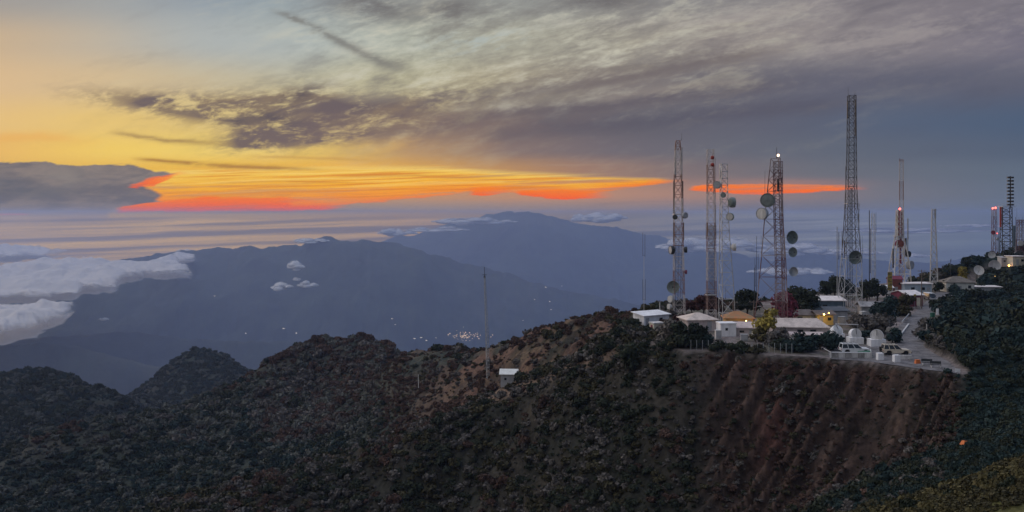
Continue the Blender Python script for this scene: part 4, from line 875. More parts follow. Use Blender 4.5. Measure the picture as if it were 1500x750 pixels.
def bowl(label, px, py, D, r, face, m=OFFW):
    p = at(px, py, D); t = thing('dish', label, 'satellite dish', (p.x, p.y, gz(p.x, p.y)), 0, 'open dishes on the summit slope'); h = max(p.z - gz(p.x, p.y), r * .9)
    d = Vector(face).normalized(); q = Matrix.Translation((0, 0, h)) @ d.to_track_quat('Z', 'Y').to_matrix().to_4x4()
    MB().lathe([(.03, -r * .3), (r * .45, -r * .25), (r * .8, -r * .08), (r, r * .08), (r * 1.02, r * .05), (r * .8, -r * .14), (r * .45, -r * .31), (.03, -r * .36)], q, 24).build('reflector', m, t)
    f = MB(); 
    for k in range(3): a = 2 * math.pi * k / 3; f.rod(q @ Vector((r * .85 * math.cos(a), r * .85 * math.sin(a), 0)), q @ Vector((0, 0, r * .7)), .04)
    f.lathe([(r * .08, r * .62), (r * .1, r * .76)], q, 8); f.build('feed_horn', GREY, t); MB().rod((0, .3, -.2), q @ Vector((0, 0, -r * .3)), .16, 8).build('pedestal', GALV, t); return t
bowl('pale open dish left of two below the towers on the dark hill', 1434, 396, 298, 1.65, (-.1, -1, .35)); bowl('larger grey open dish behind the flat-roofed annex', 1457, 395.5, 302, 1.9, (-.25, -1, .3), GREY); bowl('small grey open dish highest on the dark hill', 1453, 376, 314, 1.2, (-.5, -1, .3), GREY)

# ------------------------------------------------------------------ vehicles
def wheel(t, x, y, r=.38, w_=.26):
    q = Matrix.Translation((x, y, r)) @ Matrix.Rotation(R(90), 4, 'X')
    o_ = MB().lathe([(r * .6, -w_ / 2), (r * .95, -w_ / 2), (r, -w_ * .3), (r, w_ * .3), (r * .95, w_ / 2), (r * .6, w_ / 2)], q, 18).build('wheel', RUBBER, t)
    MB().lathe([(r * .6, -w_ * .42), (r * .5, -w_ * .44), (r * .12, -w_ * .3), (r * .12, w_ * .3), (r * .5, w_ * .44), (r * .6, w_ * .42)], q, 14).build('rim', GALV, o_)
def arc(cx, cz, r, a0, a1, n=7): return [(cx + r * math.cos(R(a0 + (a1 - a0) * i / (n - 1))), cz + r * math.sin(R(a0 + (a1 - a0) * i / (n - 1)))) for i in range(n)]
def suv(label, loc, rz, paint_m, L=4.7, W=1.84, spare=False, rack=True, trim=None):
    t = thing('parked_car', label, 'car', loc, rz, 'vehicles parked on the terrace'); hl = L / 2; fx, rx = hl - .85, -hl + .95
    prof = [(-hl, .42)] + [(-hl, .95), (-hl + .06, 1.02), (hl - 1.55, 1.02), (hl - .25, .94), (hl, .80), (hl, .42), (hl - .35, .34)] + arc(fx, .38, .47, 5, 175) + [(rx + .47, .34)] + arc(rx, .38, .47, 5, 175) + [(-hl + .1, .36)]
    MB().prism(prof, -W / 2, W / 2).build('body', paint_m, t)
    b0, b1, t0, t1 = -hl + .08, hl - 1.5, -hl + .22, hl - 2.2; wi = W / 2 - .04; wt = W / 2 - .2
    cabin = MB().add([(b0, -wi, 1.022), (b1, -wi, 1.022), (b1, wi, 1.022), (b0, wi, 1.022), (t0, -wt, 1.68), (t1, -wt, 1.68), (t1, wt, 1.68), (t0, wt, 1.68)], [(3, 2, 1, 0), (4, 5, 6, 7), (0, 1, 5, 4), (1, 2, 6, 5), (2, 3, 7, 6), (3, 0, 4, 7)])
    cabin.build('window_band', GLASS, t)
    MB().box(((t0 + t1) / 2, 0, 1.72), (t1 - t0 + .12, wt * 2 + .1, .085)).build('roof', paint_m, t)
    for u in (0.0, .32, .66, 1.0):
        for sy in (-1, 1):
            MB().rod((b0 + (b1 - b0) * u, sy * (wi + .006), 1.02), (t0 + (t1 - t0) * u, sy * (wt + .006), 1.69), .05).build('pillar', paint_m, t)
    for x in (fx, rx):
        for sy in (-1, 1): wheel(t, x, sy * (W / 2 - .14))
    for sy in (-1, 1):
        MB().box((hl + .01, sy * .66, .72), (.06, .34, .18)).build('headlight', HEADL, t); MB().box((-hl - .01, sy * .78, .82), (.05, .16, .30)).build('tail_light', TAILL, t)
        MB().box((b1 - .28, sy * (W / 2 + .09), 1.12), (.12, .18, .16)).build('mirror', DARK, t)
        for x in (.55, -.45): MB().box((x, sy * (W / 2 + .012), .92), (.2, .02, .04)).build('handle', DARK, t)
    MB().box((hl + .07, 0, .47), (.16, W * .96, .2)).build('bumper', trim or DARK, t); MB().box((-hl - .07, 0, .47), (.16, W * .96, .2)).build('bumper', trim or DARK, t)
    MB().box((hl + .01, 0, .72), (.05, .85, .17)).build('grille', DARK, t)
    if rack:
        mb_ = MB()
        for sy in (-1, 1): mb_.rod((t0 + .1, sy * (wt - .05), 1.86), (t1 - .1, sy * (wt - .05), 1.86), .03)
        for u in (.08, .36, .64, .92): x = t0 + (t1 - t0) * u; mb_.rod((x, -wt + .05, 1.86), (x, wt - .05, 1.86), .025); mb_.rod((x, -wt + .05, 1.75), (x, -wt + .05, 1.86), .025); mb_.rod((x, wt - .05, 1.75), (x, wt - .05, 1.86), .025)
        mb_.build('roof_rack', DARK, t)
    if spare:
        q = Matrix.Translation((-hl - .22, .1, .95)) @ Matrix.Rotation(R(90), 4, 'Y'); MB().lathe([(.22, -.12), (.36, -.12), (.37, .12), (.22, .12)], q, 16).build('spare_wheel', RUBBER, t)
    return t
p = G(1252, 518); suv('white off-road car with roof rack, side on before the dish with the feed arm', (p.x, p.y, .02), R(-3), CARW, 4.9)
p = G(1312, 519.5); suv('cream off-road car with rear spare wheel, nearer the road', (p.x, p.y, .02), R(-6), CART, 4.5, spare=True, trim=DARK)
def van(label, px, py):
    p = G(px, py); t = thing('van', label, 'van', (p.x, p.y, .02), R(-92), 'vehicles parked on the terrace'); hl, W = 2.2, 1.75
    prof = [(-hl, .4), (-hl, 1.0), (hl - .1, 1.0), (hl, .85), (hl, .4), (hl - .3, .32)] + arc(hl - .7, .36, .44, 5, 175) + arc(-hl + .8, .36, .44, 5, 175) + [(-hl + .1, .34)]
    MB().prism(prof, -W / 2, W / 2).build('body', CARD, t)
    MB().add([(-hl + .03, -W / 2 + .03, 1.002), (hl - .15, -W / 2 + .03, 1.002), (hl - .15, W / 2 - .03, 1.002), (-hl + .03, W / 2 - .03, 1.002), (-hl + .1, -W / 2 + .16, 1.78), (hl - .75, -W / 2 + .16, 1.78), (hl - .75, W / 2 - .16, 1.78), (-hl + .1, W / 2 - .16, 1.78)], [(3, 2, 1, 0), (4, 5, 6, 7), (0, 1, 5, 4), (1, 2, 6, 5), (2, 3, 7, 6), (3, 0, 4, 7)]).build('window_band', GLASS, t)
    MB().box((-.32, 0, 1.85), (3.75, W - .2, .14)).build('roof', CARW, t)
    for x in (hl - .7, -hl + .8):
        for sy in (-1, 1): wheel(t, x, sy * (W / 2 - .13), .35, .24)
    for sy in (-1, 1): MB().box((hl + .01, sy * .62, .74), (.06, .3, .16)).build('headlight', HEADL, t); MB().box((hl - .55, sy * (W / 2 + .1), 1.2), (.1, .2, .24)).build('mirror', DARK, t)
    MB().box((hl + .06, 0, .45), (.14, W, .2)).build('bumper', CARW, t)
van('dark van with white roof facing down the road by the maroon building', 1361.5, 439)

# ------------------------------------------------------------------ yard furniture
def poly_sheet(name, pts, z, m):
    me = bpy.data.meshes.new(name); import bmesh; bm = bmesh.new(); vs = [bm.verts.new((x, y, z)) for x, y in pts]; f = bm.faces.new(vs); bmesh.ops.triangulate(bm, faces=[f]); bm.normal_update()
    for f in bm.faces:
        if f.normal.z < 0: f.normal_flip()
    bm.to_mesh(me); bm.free(); me.materials.append(m); o_ = bpy.data.objects.new(name, me); COL.objects.link(o_); o_['kind'] = 'structure'; return o_
poly_sheet('road', [fr(*p) for p in [(1216,526),(1270,529),(1335,538.5),(1408,548),(1390,530),(1362,514),(1347,494),(1351,476),(1372,453),(1396,434),(1392,428),(1372,427),(1354,444),(1334,463),(1316,478),(1317,496),(1300,506),(1238,507),(1212,512)]], .02, ASPH)
mb = MB(); w3 = thing('low_wall', 'low white roadside barrier with panels around the car park edge', 'wall', (G(1247, 524).x, G(1247, 524).y, 0), R(-3))
for i in range(6): MB().box((-2.6 + i * 1.06 - .05, 0, .42), (1.0, .2, .84)).build('wall_panel', OFFW if i % 2 else CONC, w3)
for x in (-3.25, 3.25): MB().box((x * 1.02 - .05, 0, .5), (.14, .24, 1.0)).rod((x * 1.02 - .05, .1, .9), (x * 1.18, 2.0, 1.15), .06).build('post', OFFW, w3)
MB().box((-.05, 0, .88), (6.3, .26, .07)).build('cap', WHITE, w3)
p = G(1266, 521.5); o_ = MB().add([(-1.2, -.5, 0), (1.2, -.5, 0), (1.3, .6, 0), (-1.1, .6, 0), (-1.0, -.4, .75), (1.1, -.4, .8), (1.0, .5, .85), (-.9, .5, .7)], [(3, 2, 1, 0), (4, 5, 6, 7), (0, 1, 5, 4), (1, 2, 6, 5), (2, 3, 7, 6), (3, 0, 4, 7)]).build('tarpaulin', GREENB, loc=(p.x, p.y, .02)); tag(o_, 'dark green tarpaulin heap between the white car and the low wall', 'tarpaulin')
for px, py, l in ((1289, 527, 'left of two white concrete blocks on the car park edge'), (1313, 530, 'right of two white concrete blocks, below the cream car')):
    p = G(px, py); o_ = MB().box((0, 0, .55), (1.0, .8, 1.1), R(4), .94).build('concrete_block', WHITE, loc=(p.x, p.y, .02)); tag(o_, l, 'concrete block', 'white concrete blocks')
p = G(1326, 527.5); t = thing('barrier', 'long pale sloping barrier on the car park right of the white blocks', 'barrier', (p.x, p.y, .02), R(-6)); MB().box((0, 0, .5), (2.0, .35, .6)).build('board', OFFW, t)
for x in (-.8, .8): MB().box((x, .05, .12), (.12, .6, .24)).build('foot', GREY, t)
p = G(1344, 532.5); o_ = MB().box((0, 0, .25), (.9, .5, .5), R(10), .8).box((0, 0, .56), (.74, .42, .1), R(10)).build('storage_crate', ORNG, loc=(p.x, p.y, .02)); tag(o_, 'orange crate on the car park edge by the road', 'crate')
for px, py, l in ((1358, 535, 'dark bench nearer the orange crate at the cliff edge'), (1371, 538.5, 'dark bench farther right on the cliff edge')):
    p = G(px, py); t = thing('bench', l, 'bench', (p.x, p.y, .02), R(-12), 'benches at the cliff edge'); MB().box((0, 0, .45), (1.6, .45, .07)).build('seat', DARK, t); MB().box((0, .24, .75), (1.6, .06, .4)).build('backrest', DARK, t)
    for x in (-.65, .65): MB().box((x, 0, .2), (.08, .42, .41)).build('leg', OFFW, t)
for a, b, l in (((1316, 496), (1331, 476), 'white kerb along the road bend beside the bushes'), ((1321, 476), (1333, 462), 'white guard rail further up the road by the bushes')):
    A_, B_ = G(*a), G(*b); mid = (A_ + B_) / 2; ang = math.atan2(B_.y - A_.y, B_.x - A_.x)
    if 'kerb' in l: o_ = MB().box((0, 0, .14), ((B_ - A_).length, .28, .3)).build('kerb', OFFW, loc=(mid.x, mid.y, 0)); o_.rotation_euler.z = ang; tag(o_, l, 'kerb')
    else:
        t = thing('guard_rail', l, 'guard rail', (mid.x, mid.y, 0), ang); hl = (B_ - A_).length / 2; MB().box((0, 0, .62), (hl * 2, .08, .3)).build('rail', OFFW, t)
        for k in range(5): MB().box((-hl + .2 + k * (hl * 2 - .4) / 4, .08, .3), (.1, .1, .66)).build('post', GALV, t)
p = G(1382, 480); t = thing('platform', 'pale concrete slab with dark wreckage beside the road', 'platform', (p.x, p.y, 0), R(-12)); MB().add([(-2.0, -1.4, 0), (2.0, -1.4, 0), (2.2, 1.6, 0), (-1.7, 1.6, 0), (-2.0, -1.4, .35), (2.0, -1.4, .42), (2.2, 1.6, .62), (-1.7, 1.6, .5)], [(3, 2, 1, 0), (4, 5, 6, 7), (0, 1, 5, 4), (1, 2, 6, 5), (2, 3, 7, 6), (3, 0, 4, 7)]).build('slab', OFFW, t)
mb = MB()
for k in range(9): a = rng.uniform(-1.1, 1.1, 2); mb.rod((a[0], a[1] * .7, .58), (a[0] + rng.uniform(-.9, .9), a[1] * .7 + rng.uniform(-.5, .5), .62 + rng.uniform(0, .35)), .07)
mb.build('wreckage', DARK, t); MB().rod((1.9, 1.2, .4), (1.9, 1.2, 1.9), .07).build('post', OFFW, t)
for px, py, l in ((1357.5, 484, 'left of two short white posts at the road bend'), (1362.5, 481, 'right of two short white posts at the road bend')):
    p = G(px, py); o_ = MB().rod((0, 0, -.1), (0, 0, 1.25), .09, 8, .075).lathe([(.1, 1.2), (.1, 1.28), (.03, 1.32)], Matrix(), 8).build('bollard', OFFW, loc=(p.x, p.y, 0)); tag(o_, l, 'post', 'white posts at the road bend')
p = G(1366, 465); t = thing('bin', 'green wheeled bin beside the road near the white sign post', 'bin', (p.x, p.y, 0), R(15)); MB().box((0, 0, .55), (.7, .6, .9), 0, 1.15).build('body', GREENB, t); MB().box((0, 0, 1.05), (.84, .74, .08)).build('lid', GREENB, t)
for x in (-.28, .28): MB().lathe([(.1, -.05), (.1, .05)], Matrix.Translation((x, .3, .1)) @ Matrix.Rotation(R(90), 4, 'Y'), 10).build('wheel', RUBBER, t)
def sign(label, px, py, top, w_, h_, m, cat='sign', z=None):
    p = G(px, py) if z is None else z; t = thing('sign', label, cat, (p.x, p.y, gz(p.x, p.y)), R(-4)); H = EYE - (top - EL) / F * p.y - gz(p.x, p.y)
    MB().rod((0, 0, -.1), (0, 0, H), .05, 6).build('post', GALV, t); MB().box((0, -.07, H - h_ / 2), (w_, .05, h_)).build('sign_board', m, t); return t
sign('narrow white sign standing beside the green bin', 1373, 463, 452, .62, 1.5, WHITE); sign('short white marker sign in the bushes below the maroon building', 1309.5, 464, 450, .5, 1.2, WHITE)
sign('cream notice board against the maroon wall', 1345, 452, 436, .8, 2.0, CREAM); sign('yellow board on a post by the maroon building corner', 1340, 452, 431, .6, .5, YELP)
_p = hit(1402.5, 549); sign('tiny white sign at the bottom end of the road', 0, 0, 540, .75, .5, WHITE, z=_p)
p = G(1303.5, 434); t = thing('sign', 'tall yellow and black upright banner sign left of the brick red hut', 'sign', (p.x, p.y, 0)); H = EYE - (397 - EL) / F * p.y
MB().rod((.65, 0, 0), (.65, 0, H), .07, 6).rod((-.65, 0, 0), (-.65, 0, H), .07, 6).build('frame', GALV, t); b_ = MB().box((0, -.03, H * .60), (1.3, .06, H * .72)).build('sign_board', YELP, t)
mb = MB(); 
for k in range(5): z = H * (.30 + k * .145); mb.box((0, -.075, z), (1.0, .02, .16)); mb.box((-.3 + .6 * (k % 2), -.075, z + .3), (.22, .02, .42))
mb.build('lettering', DARK, b_)
p = hit(1414, 653); o_ = MB().box((0, 0, .2), (1.0, .8, .5), R(10), .6).box((1.3, .2, .05), (1.6, .3, .12), R(8), .8).build('tarpaulin', ORNG, loc=(p.x, p.y, gz(p.x, p.y) + .1)); tag(o_, 'crumpled orange tarpaulin in the dark scrub of the right slope', 'tarpaulin')
_p = hit(613, 571); mast('short_post', 'pale leaning post alone in the scrub left of the lone mast', 613, _p.y, 549, 570, .1, OFFW, [(2.0, 550, 552)], group=None, cat='post')
p = G(1240, 489); t = thing('pipe_gantry', 'thin white pipe on two posts above the two left drum dishes', 'pipe', (p.x, p.y, 0), R(-3)); MB().rod((-2.2, 0, 1.95), (2.3, 0, 1.85), .06, 6).build('pipe', WHITE, t); MB().rod((-2.1, 0, 0), (-2.1, 0, 1.95), .05).build('post', GREY, t); MB().rod((2.2, 0, 0), (2.2, 0, 1.9), .05).build('post', GREY, t)
# ------------------------------------------------------------------ leaves
def foliage(name, c, c2, rough=.85):
    m = bpy.data.materials.new(name); m.use_nodes = True; t = m.node_tree; E.nt = t; p = t.nodes['Principled BSDF']
    p.inputs['Roughness'].default_value = rough; p.inputs['Specular IOR Level'].default_value = .15
    g = t.nodes.new('ShaderNodeNewGeometry'); oi = t.nodes.new('ShaderNodeObjectInfo'); tcn = t.nodes.new('ShaderNodeTexCoord')
    f = E(g.outputs['Random Per Island']) * .45 + E(oi.outputs['Random']) * .45 + tnoise(tcn.outputs['Object'], 1.3, 3, .5) * .35 - .15
    t.links.new(cmix(f.clamp(), c, c2), p.inputs['Base Color']); return m
FOL = {
 'green': foliage('leaf_dark_green', (.013, .020, .014), (.042, .050, .032)),
 'teal': foliage('leaf_blue_green', (.010, .022, .023), (.034, .058, .055)),
 'olive': foliage('leaf_olive', (.030, .028, .017), (.075, .068, .036)),
 'rust': foliage('leaf_dry_rust', (.038, .024, .020), (.115, .070, .055)),
 'grey': foliage('leaf_grey_twig', (.042, .039, .037), (.165, .150, .138)),
 'straw': foliage('leaf_yellow_olive', (.045, .040, .018), (.125, .108, .048)),
 'yellow': foliage('leaf_yellow', (.12, .095, .02), (.36, .29, .07)),
 'purple': foliage('leaf_purple_red', (.10, .022, .035), (.24, .055, .085)),
 'redbrown': foliage('leaf_red_brown', (.045, .020, .020), (.10, .045, .042)),
}
def leaf_cloud(mb_v, mb_f, centres, radii, n, size, rr, squash=.85, inside=.25):
    """n small leaf faces spread over the shells of a set of lobes"""
    w_ = np.array(radii) ** 2; w_ = w_ / w_.sum(); idx = rr.choice(len(radii), n, p=w_)
    d = rr.normal(size=(n, 3)); d /= np.linalg.norm(d, axis=1)[:, None]; d[:, 2] = np.where(d[:, 2] < -.35, -d[:, 2], d[:, 2])
    rad = np.array(radii)[idx] * (1 - inside * rr.random(n) ** 2 + .16 * rr.random(n) ** 3)
    P = np.array(centres)[idx] + d * rad[:, None] * np.array([1, 1, squash])
    nrm = d + rr.normal(size=(n, 3)) * .55; nrm /= np.linalg.norm(nrm, axis=1)[:, None]
    u = np.cross(nrm, rr.normal(size=(n, 3))); u /= np.linalg.norm(u, axis=1)[:, None]; v = np.cross(nrm, u)
    s = size * (.55 + .9 * rr.random(n))[:, None]; a = 1.0; b = .62
    q = np.stack([P - u * s * a, P - v * s * b, P + u * s * a, P + v * s * b], 1).reshape(-1, 3)
    base = sum(len(x) for x in mb_v); mb_v.append(q); mb_f.append(np.arange(base, base + 4 * n).reshape(-1, 4))
def lobes(rr, k, spread=.62, h=.55, rmin=.3, rmax=.5):
    c, r = [], []
    for i in range(k):
        a = rr.uniform(0, 6.283); q = spread * math.sqrt(rr.random()); z = rr.uniform(.25, 1) * h * (1.25 - .6 * q)
        c.append((q * math.cos(a), q * math.sin(a), z)); r.append(rr.uniform(rmin, rmax))
    return c, r
def core(mb_v, mb_f, centres, radii, k=.8):
    for c, r in zip(centres, radii):     # closed dark heart of each lobe, as quads
        n, m_ = 7, 5; base = sum(len(x) for x in mb_v); vs = []
        for i in range(m_ + 1):
            th = math.pi * i / m_
            for j in range(n):
                ph = 2 * math.pi * j / n; q = r * k * (1 + .18 * math.sin(3 * ph + 2 * th + c[0] * 9)); vs.append((c[0] + q * math.sin(th) * math.cos(ph), c[1] + q * math.sin(th) * math.sin(ph), c[2] + q * math.cos(th) * .85))
        fs = [(base + i * n + j, base + i * n + (j + 1) % n, base + (i + 1) * n + (j + 1) % n, base + (i + 1) * n + j) for i in range(m_) for j in range(n)]
        mb_v.append(np.array(vs)); mb_f.append(np.array(fs))
def proto(name, key, seed, n=230, k=6, size=.17):
    rr = np.random.default_rng(seed); V, Fq = [], []
    c, r = lobes(rr, k)
    core(V, Fq, c, r, .66); leaf_cloud(V, Fq, c, r, n, size, rr, .9, .45)
    o_ = big_mesh(name, np.concatenate(V), np.concatenate(Fq), FOL[key]); COL.objects.unlink(o_); return o_
FOL['sage'] = foliage('leaf_grey_sage', (.046, .052, .047), (.150, .155, .136))
KINDS = ['green', 'teal', 'olive', 'rust', 'grey', 'straw', 'sage']
pc = bpy.data.collections.new('plant_forms')
for i, kd in enumerate(KINDS):
    for s in range(3): pc.objects.link(proto('plant_%02d' % (i * 3 + s), kd, 100 + i * 7 + s, 170 if kd == 'grey' else 240, 4 + s * 2))

# where plants can be seen at all: running skyline along every bearing
slope = (ZZ + 2.5 - EYE) / DD
vis_line = np.maximum.accumulate((ZZ - EYE) / DD, axis=1)
N = 260000
T_ = rng.uniform(-.66, .66, N); l_ = rng.uniform(math.log(42), math.log(1380), N); D_ = np.exp(l_)
def grid(Gd, a=T_, b=l_): return bilerp(Gd, AZ0, AZ1, math.log(D0), math.log(D1), a, b)
z_ = grid(ZZ); x_, y_ = T_ * D_, D_
seen = (z_ + 2.2 + D_ * .004 - EYE) / D_ > grid(vis_line) - .012
p_ = T_ * F + 750
fl = grid(flat); wl = grid(wallm); pa = grid(path); sdv = grid(sd_)
dz_ = grid(np.gradient(ZZ, axis=1)) 
u1, u2, u3 = rng.random(N), rng.random(N), rng.random(N)
clump = fbm(x_ / (D_ * .05 + 2), y_ / (D_ * .05 + 2), 3, 91); big = fbm(x_ / (D_ * .22 + 6), y_ / (D_ * .22 + 6), 3, 92)
dens = np.full(N, .95); dens = np.where(wl > .3, .38 + .5 * (clump > .05), dens)
rimz = (sdv > .2) & (sdv < 5) & (p_ > 960) & (p_ < 1420) & (y_ < 175); dens = np.where(rimz, .75, dens); dens = np.where((p_ > 1338) & (fl <= .6) & (sdv > -.4), .95, dens); dens = np.where(fl > np.where(p_ > 1338, .6, .25), 0, dens); dens = np.where(pa > .15, .04, dens)
ridgez = (p_ > 560) & (p_ < 960) & (D_ > 198) & (D_ < 420)
dens = np.where(ridgez, .22 + .45 * (clump > .08), dens); dens = np.where((D_ > 250) & (p_ < 600), .72 + .28 * (clump > -.1), dens); dens = np.where((p_ > 1440) & (D_ > 280) & (D_ < 330), .2, dens); dens = np.where((D_ < 230) & (D_ > 75) & ~ridgez & (wl < .3), dens * .72, dens)
dens = np.where((p_ > 600) & (p_ < 990) & (D_ > 135) & (D_ < 205), .80 + .3 * clump, dens)
dens = np.where((np.abs(x_ - HUT.x - (y_ - HUT.y) * .0) < 3.4) & (y_ > HUT.y - 2.5) & (y_ < HUT.y + 6), 0, dens)
keep = seen & (u1 < dens) & ((np.exp(l_) < 1380))
# size: scrub near, trees on the far hills
siz = .0054 * D_ * (.36 + .55 * u2 + 1.25 * u2 ** 7 + .35 * np.clip(clump, -.5, .6))
siz = np.where(wl > .3, siz * .62, siz); siz = np.where((p_ > 1385) & (D_ > 150) & (D_ < 300), siz * np.where(D_ > 205, 1.15, 1.8), siz); siz = np.where(rimz, siz * .8, siz)
siz = np.where(ridgez, siz * .75, siz); siz = np.where((D_ > 230) & (p_ < 640), siz * .78, siz); siz = np.where(D_ < 75, siz * 1.25, siz); siz = np.minimum(siz, 4.2)
kind = np.zeros(N, int)
def setk(mask, table):   # table: kind -> weight
    names = [KINDS.index(k) for k in table]; w_ = np.cumsum(list(table.values())); w_ = w_ / w_[-1]
    sel = np.array(names)[np.searchsorted(w_, np.clip(u3 * .8 + (np.clip(big, -.7, .7) + .7) / 1.4 * .2, 0, .999))]
    kind[mask] = sel[mask]
setk(np.ones(N, bool), {'green': .45, 'olive': .2, 'grey': .35})
pyv = EL + (EYE - z_) * F / D_
setk((D_ > 230) & (p_ < 620), {'teal': .5, 'sage': .2, 'green': .3})
setk((D_ > 230) & (p_ < 640) & (pyv < 655), {'sage': .5, 'teal': .15, 'green': .2, 'grey': .15})
setk((D_ > 330) & (p_ > 380) & (p_ < 640), {'sage': .30, 'grey': .35, 'rust': .22, 'green': .13})
setk(D_ > 560, {'sage': .3, 'green': .4, 'teal': .3})
setk(ridgez, {'green': .25, 'olive': .17, 'rust': .4, 'grey': .18})
setk(wl > .3, {'grey': .35, 'rust': .3, 'olive': .2, 'green': .15})
setk((p_ > 1385) & (D_ > 70) & (wl < .3), {'teal': .62, 'green': .38})
setk((p_ > 1180) & (p_ <= 1385) & (D_ < 141) & (wl < .3), {'teal': .5, 'green': .3, 'grey': .2})
setk(D_ < 72, {'straw': .5, 'olive': .35, 'green': .15})
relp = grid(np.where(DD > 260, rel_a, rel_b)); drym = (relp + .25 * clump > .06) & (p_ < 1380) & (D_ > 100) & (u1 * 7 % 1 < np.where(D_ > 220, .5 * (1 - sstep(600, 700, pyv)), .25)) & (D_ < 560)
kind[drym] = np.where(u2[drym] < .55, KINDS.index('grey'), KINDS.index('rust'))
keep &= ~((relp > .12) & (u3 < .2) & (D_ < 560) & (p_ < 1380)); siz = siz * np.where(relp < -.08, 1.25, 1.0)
def scatter(name, mask, label=None):
    n = int(mask.sum()); me = bpy.data.meshes.new(name); me.vertices.add(n)
    me.vertices.foreach_set('co', np.stack([x_[mask], y_[mask], z_[mask] - siz[mask] * .12], -1).astype(np.float32).ravel())
    for nm, tp, arr in (('idx', 'INT', kind[mask] * 3 + rng.integers(0, 3, n)), ('scl', 'FLOAT', siz[mask]), ('rot', 'FLOAT', rng.uniform(0, 6.28, n)), ('hgt', 'FLOAT', rng.uniform(.75, 1.25, n))):
        a = me.attributes.new(nm, tp, 'POINT'); a.data.foreach_set('value', arr.astype(np.int32 if tp == 'INT' else np.float32))
    o_ = bpy.data.objects.new(name, me); COL.objects.link(o_); o_['kind'] = 'stuff'
    gname = 'plant_spread'; g = bpy.data.node_groups.get(gname)
    if not g:
        g = bpy.data.node_groups.new(gname, 'GeometryNodeTree'); g.interface.new_socket('Geometry', in_out='INPUT', socket_type='NodeSocketGeometry'); g.interface.new_socket('Geometry', in_out='OUTPUT', socket_type='NodeSocketGeometry')
        gi, go = g.nodes.new('NodeGroupInput'), g.nodes.new('NodeGroupOutput'); iop = g.nodes.new('GeometryNodeInstanceOnPoints'); ci = g.nodes.new('GeometryNodeCollectionInfo')
        ci.inputs[0].default_value = pc; ci.inputs['Separate Children'].default_value = True; ci.inputs['Reset Children'].default_value = True
        def na(nm, tp):
            q = g.nodes.new('GeometryNodeInputNamedAttribute'); q.data_type = tp; q.inputs[0].default_value = nm; return q.outputs[0]
        L = g.links.new; L(gi.outputs[0], iop.inputs['Points']); L(ci.outputs[0], iop.inputs['Instance']); iop.inputs['Pick Instance'].default_value = True; L(na('idx', 'INT'), iop.inputs['Instance Index'])
        cr = g.nodes.new('ShaderNodeCombineXYZ'); L(na('rot', 'FLOAT'), cr.inputs[2]); L(cr.outputs[0], iop.inputs['Rotation'])
        cs = g.nodes.new('ShaderNodeCombineXYZ'); sc_ = na('scl', 'FLOAT'); mh = g.nodes.new('ShaderNodeMath'); mh.operation = 'MULTIPLY'; L(sc_, mh.inputs[0]); L(na('hgt', 'FLOAT'), mh.inputs[1])
        L(sc_, cs.inputs[0]); L(sc_, cs.inputs[1]); L(mh.outputs[0], cs.inputs[2]); L(cs.outputs[0], iop.inputs['Scale']); L(iop.outputs[0], go.inputs[0])
    md = o_.modifiers.new('spread', 'NODES'); md.node_group = g; print(name, n); return o_
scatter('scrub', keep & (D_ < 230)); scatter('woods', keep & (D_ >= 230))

# ------------------------------------------------------------------ trees and bushes of the terrace, one by one
def plant(name, label, cat, px, py, wpx, hpx, key, D=None, n=None, group=None, leaf=None, trunk=.25):
    p = G(px, py) if D is None else at(px, py, D); x, y = p.x, p.y; z = gz(x, y)
    h = EYE - (py - hpx - EL) / F * y - z; h = max(h, .5); wd = wpx / F * y
    sd = int(abs(px * 131 + py * 17)) ; rr = np.random.default_rng(sd); t = thing(name, label, cat, (x, y, z - .05), 0, group)
    bushy = trunk < .1; wd *= 1.25 if bushy else 1.1; rx, rz_ = wd / 2, h * (1 - trunk) / 1.05; k = int(np.clip(wd * 2.2, 5, 13)); c, r = lobes(rr, k, .66, .72, .28, .46)
    c = np.array(c) * [rx, rx * .85, rz_] + [0, 0, h * trunk * .75]; s = min(rx, rz_); r = np.array(r) * (rx + rz_) / 2 * .92
    if bushy: c[:, 2] = c[:, 2] * .75 - .08 * h
    top = (c[:, 2] + r * .85).max(); c[:, 2] *= h / max(top, .1)
    V, Fq = [], []; lf = leaf or float(np.clip(.13 * s + .09, .12, .32)); nn = n or int(np.clip(26 * (r ** 2).sum() / lf ** 2 * .20, 380, 3200))
    core(V, Fq, c, r, .52); leaf_cloud(V, Fq, c, r, nn, lf, rr, .85, .6)
    cr = big_mesh('crown', np.concatenate(V), np.concatenate(Fq), FOL[key]); cr.parent = t
    b = MB(); fork = Vector((rr.uniform(-.1, .1) * rx, 0, h * (trunk + .12))); b.rod((0, 0, -.2), fork, .035 * h + .03, 7, .025 * h + .02)
    for i in rr.choice(k, min(k, 5), replace=False):
        mid = fork.lerp(Vector(c[i]), .55) + Vector((0, 0, .06 * h)); b.rod(fork - Vector((0, 0, .05 * h)), mid, .018 * h + .02, 5, .012 * h + .01); b.rod(mid, Vector(c[i]) + Vector((0, 0, r[i] * .5)), .012 * h + .01, 4, .008)
    b.build('trunk', BARK, t); return t
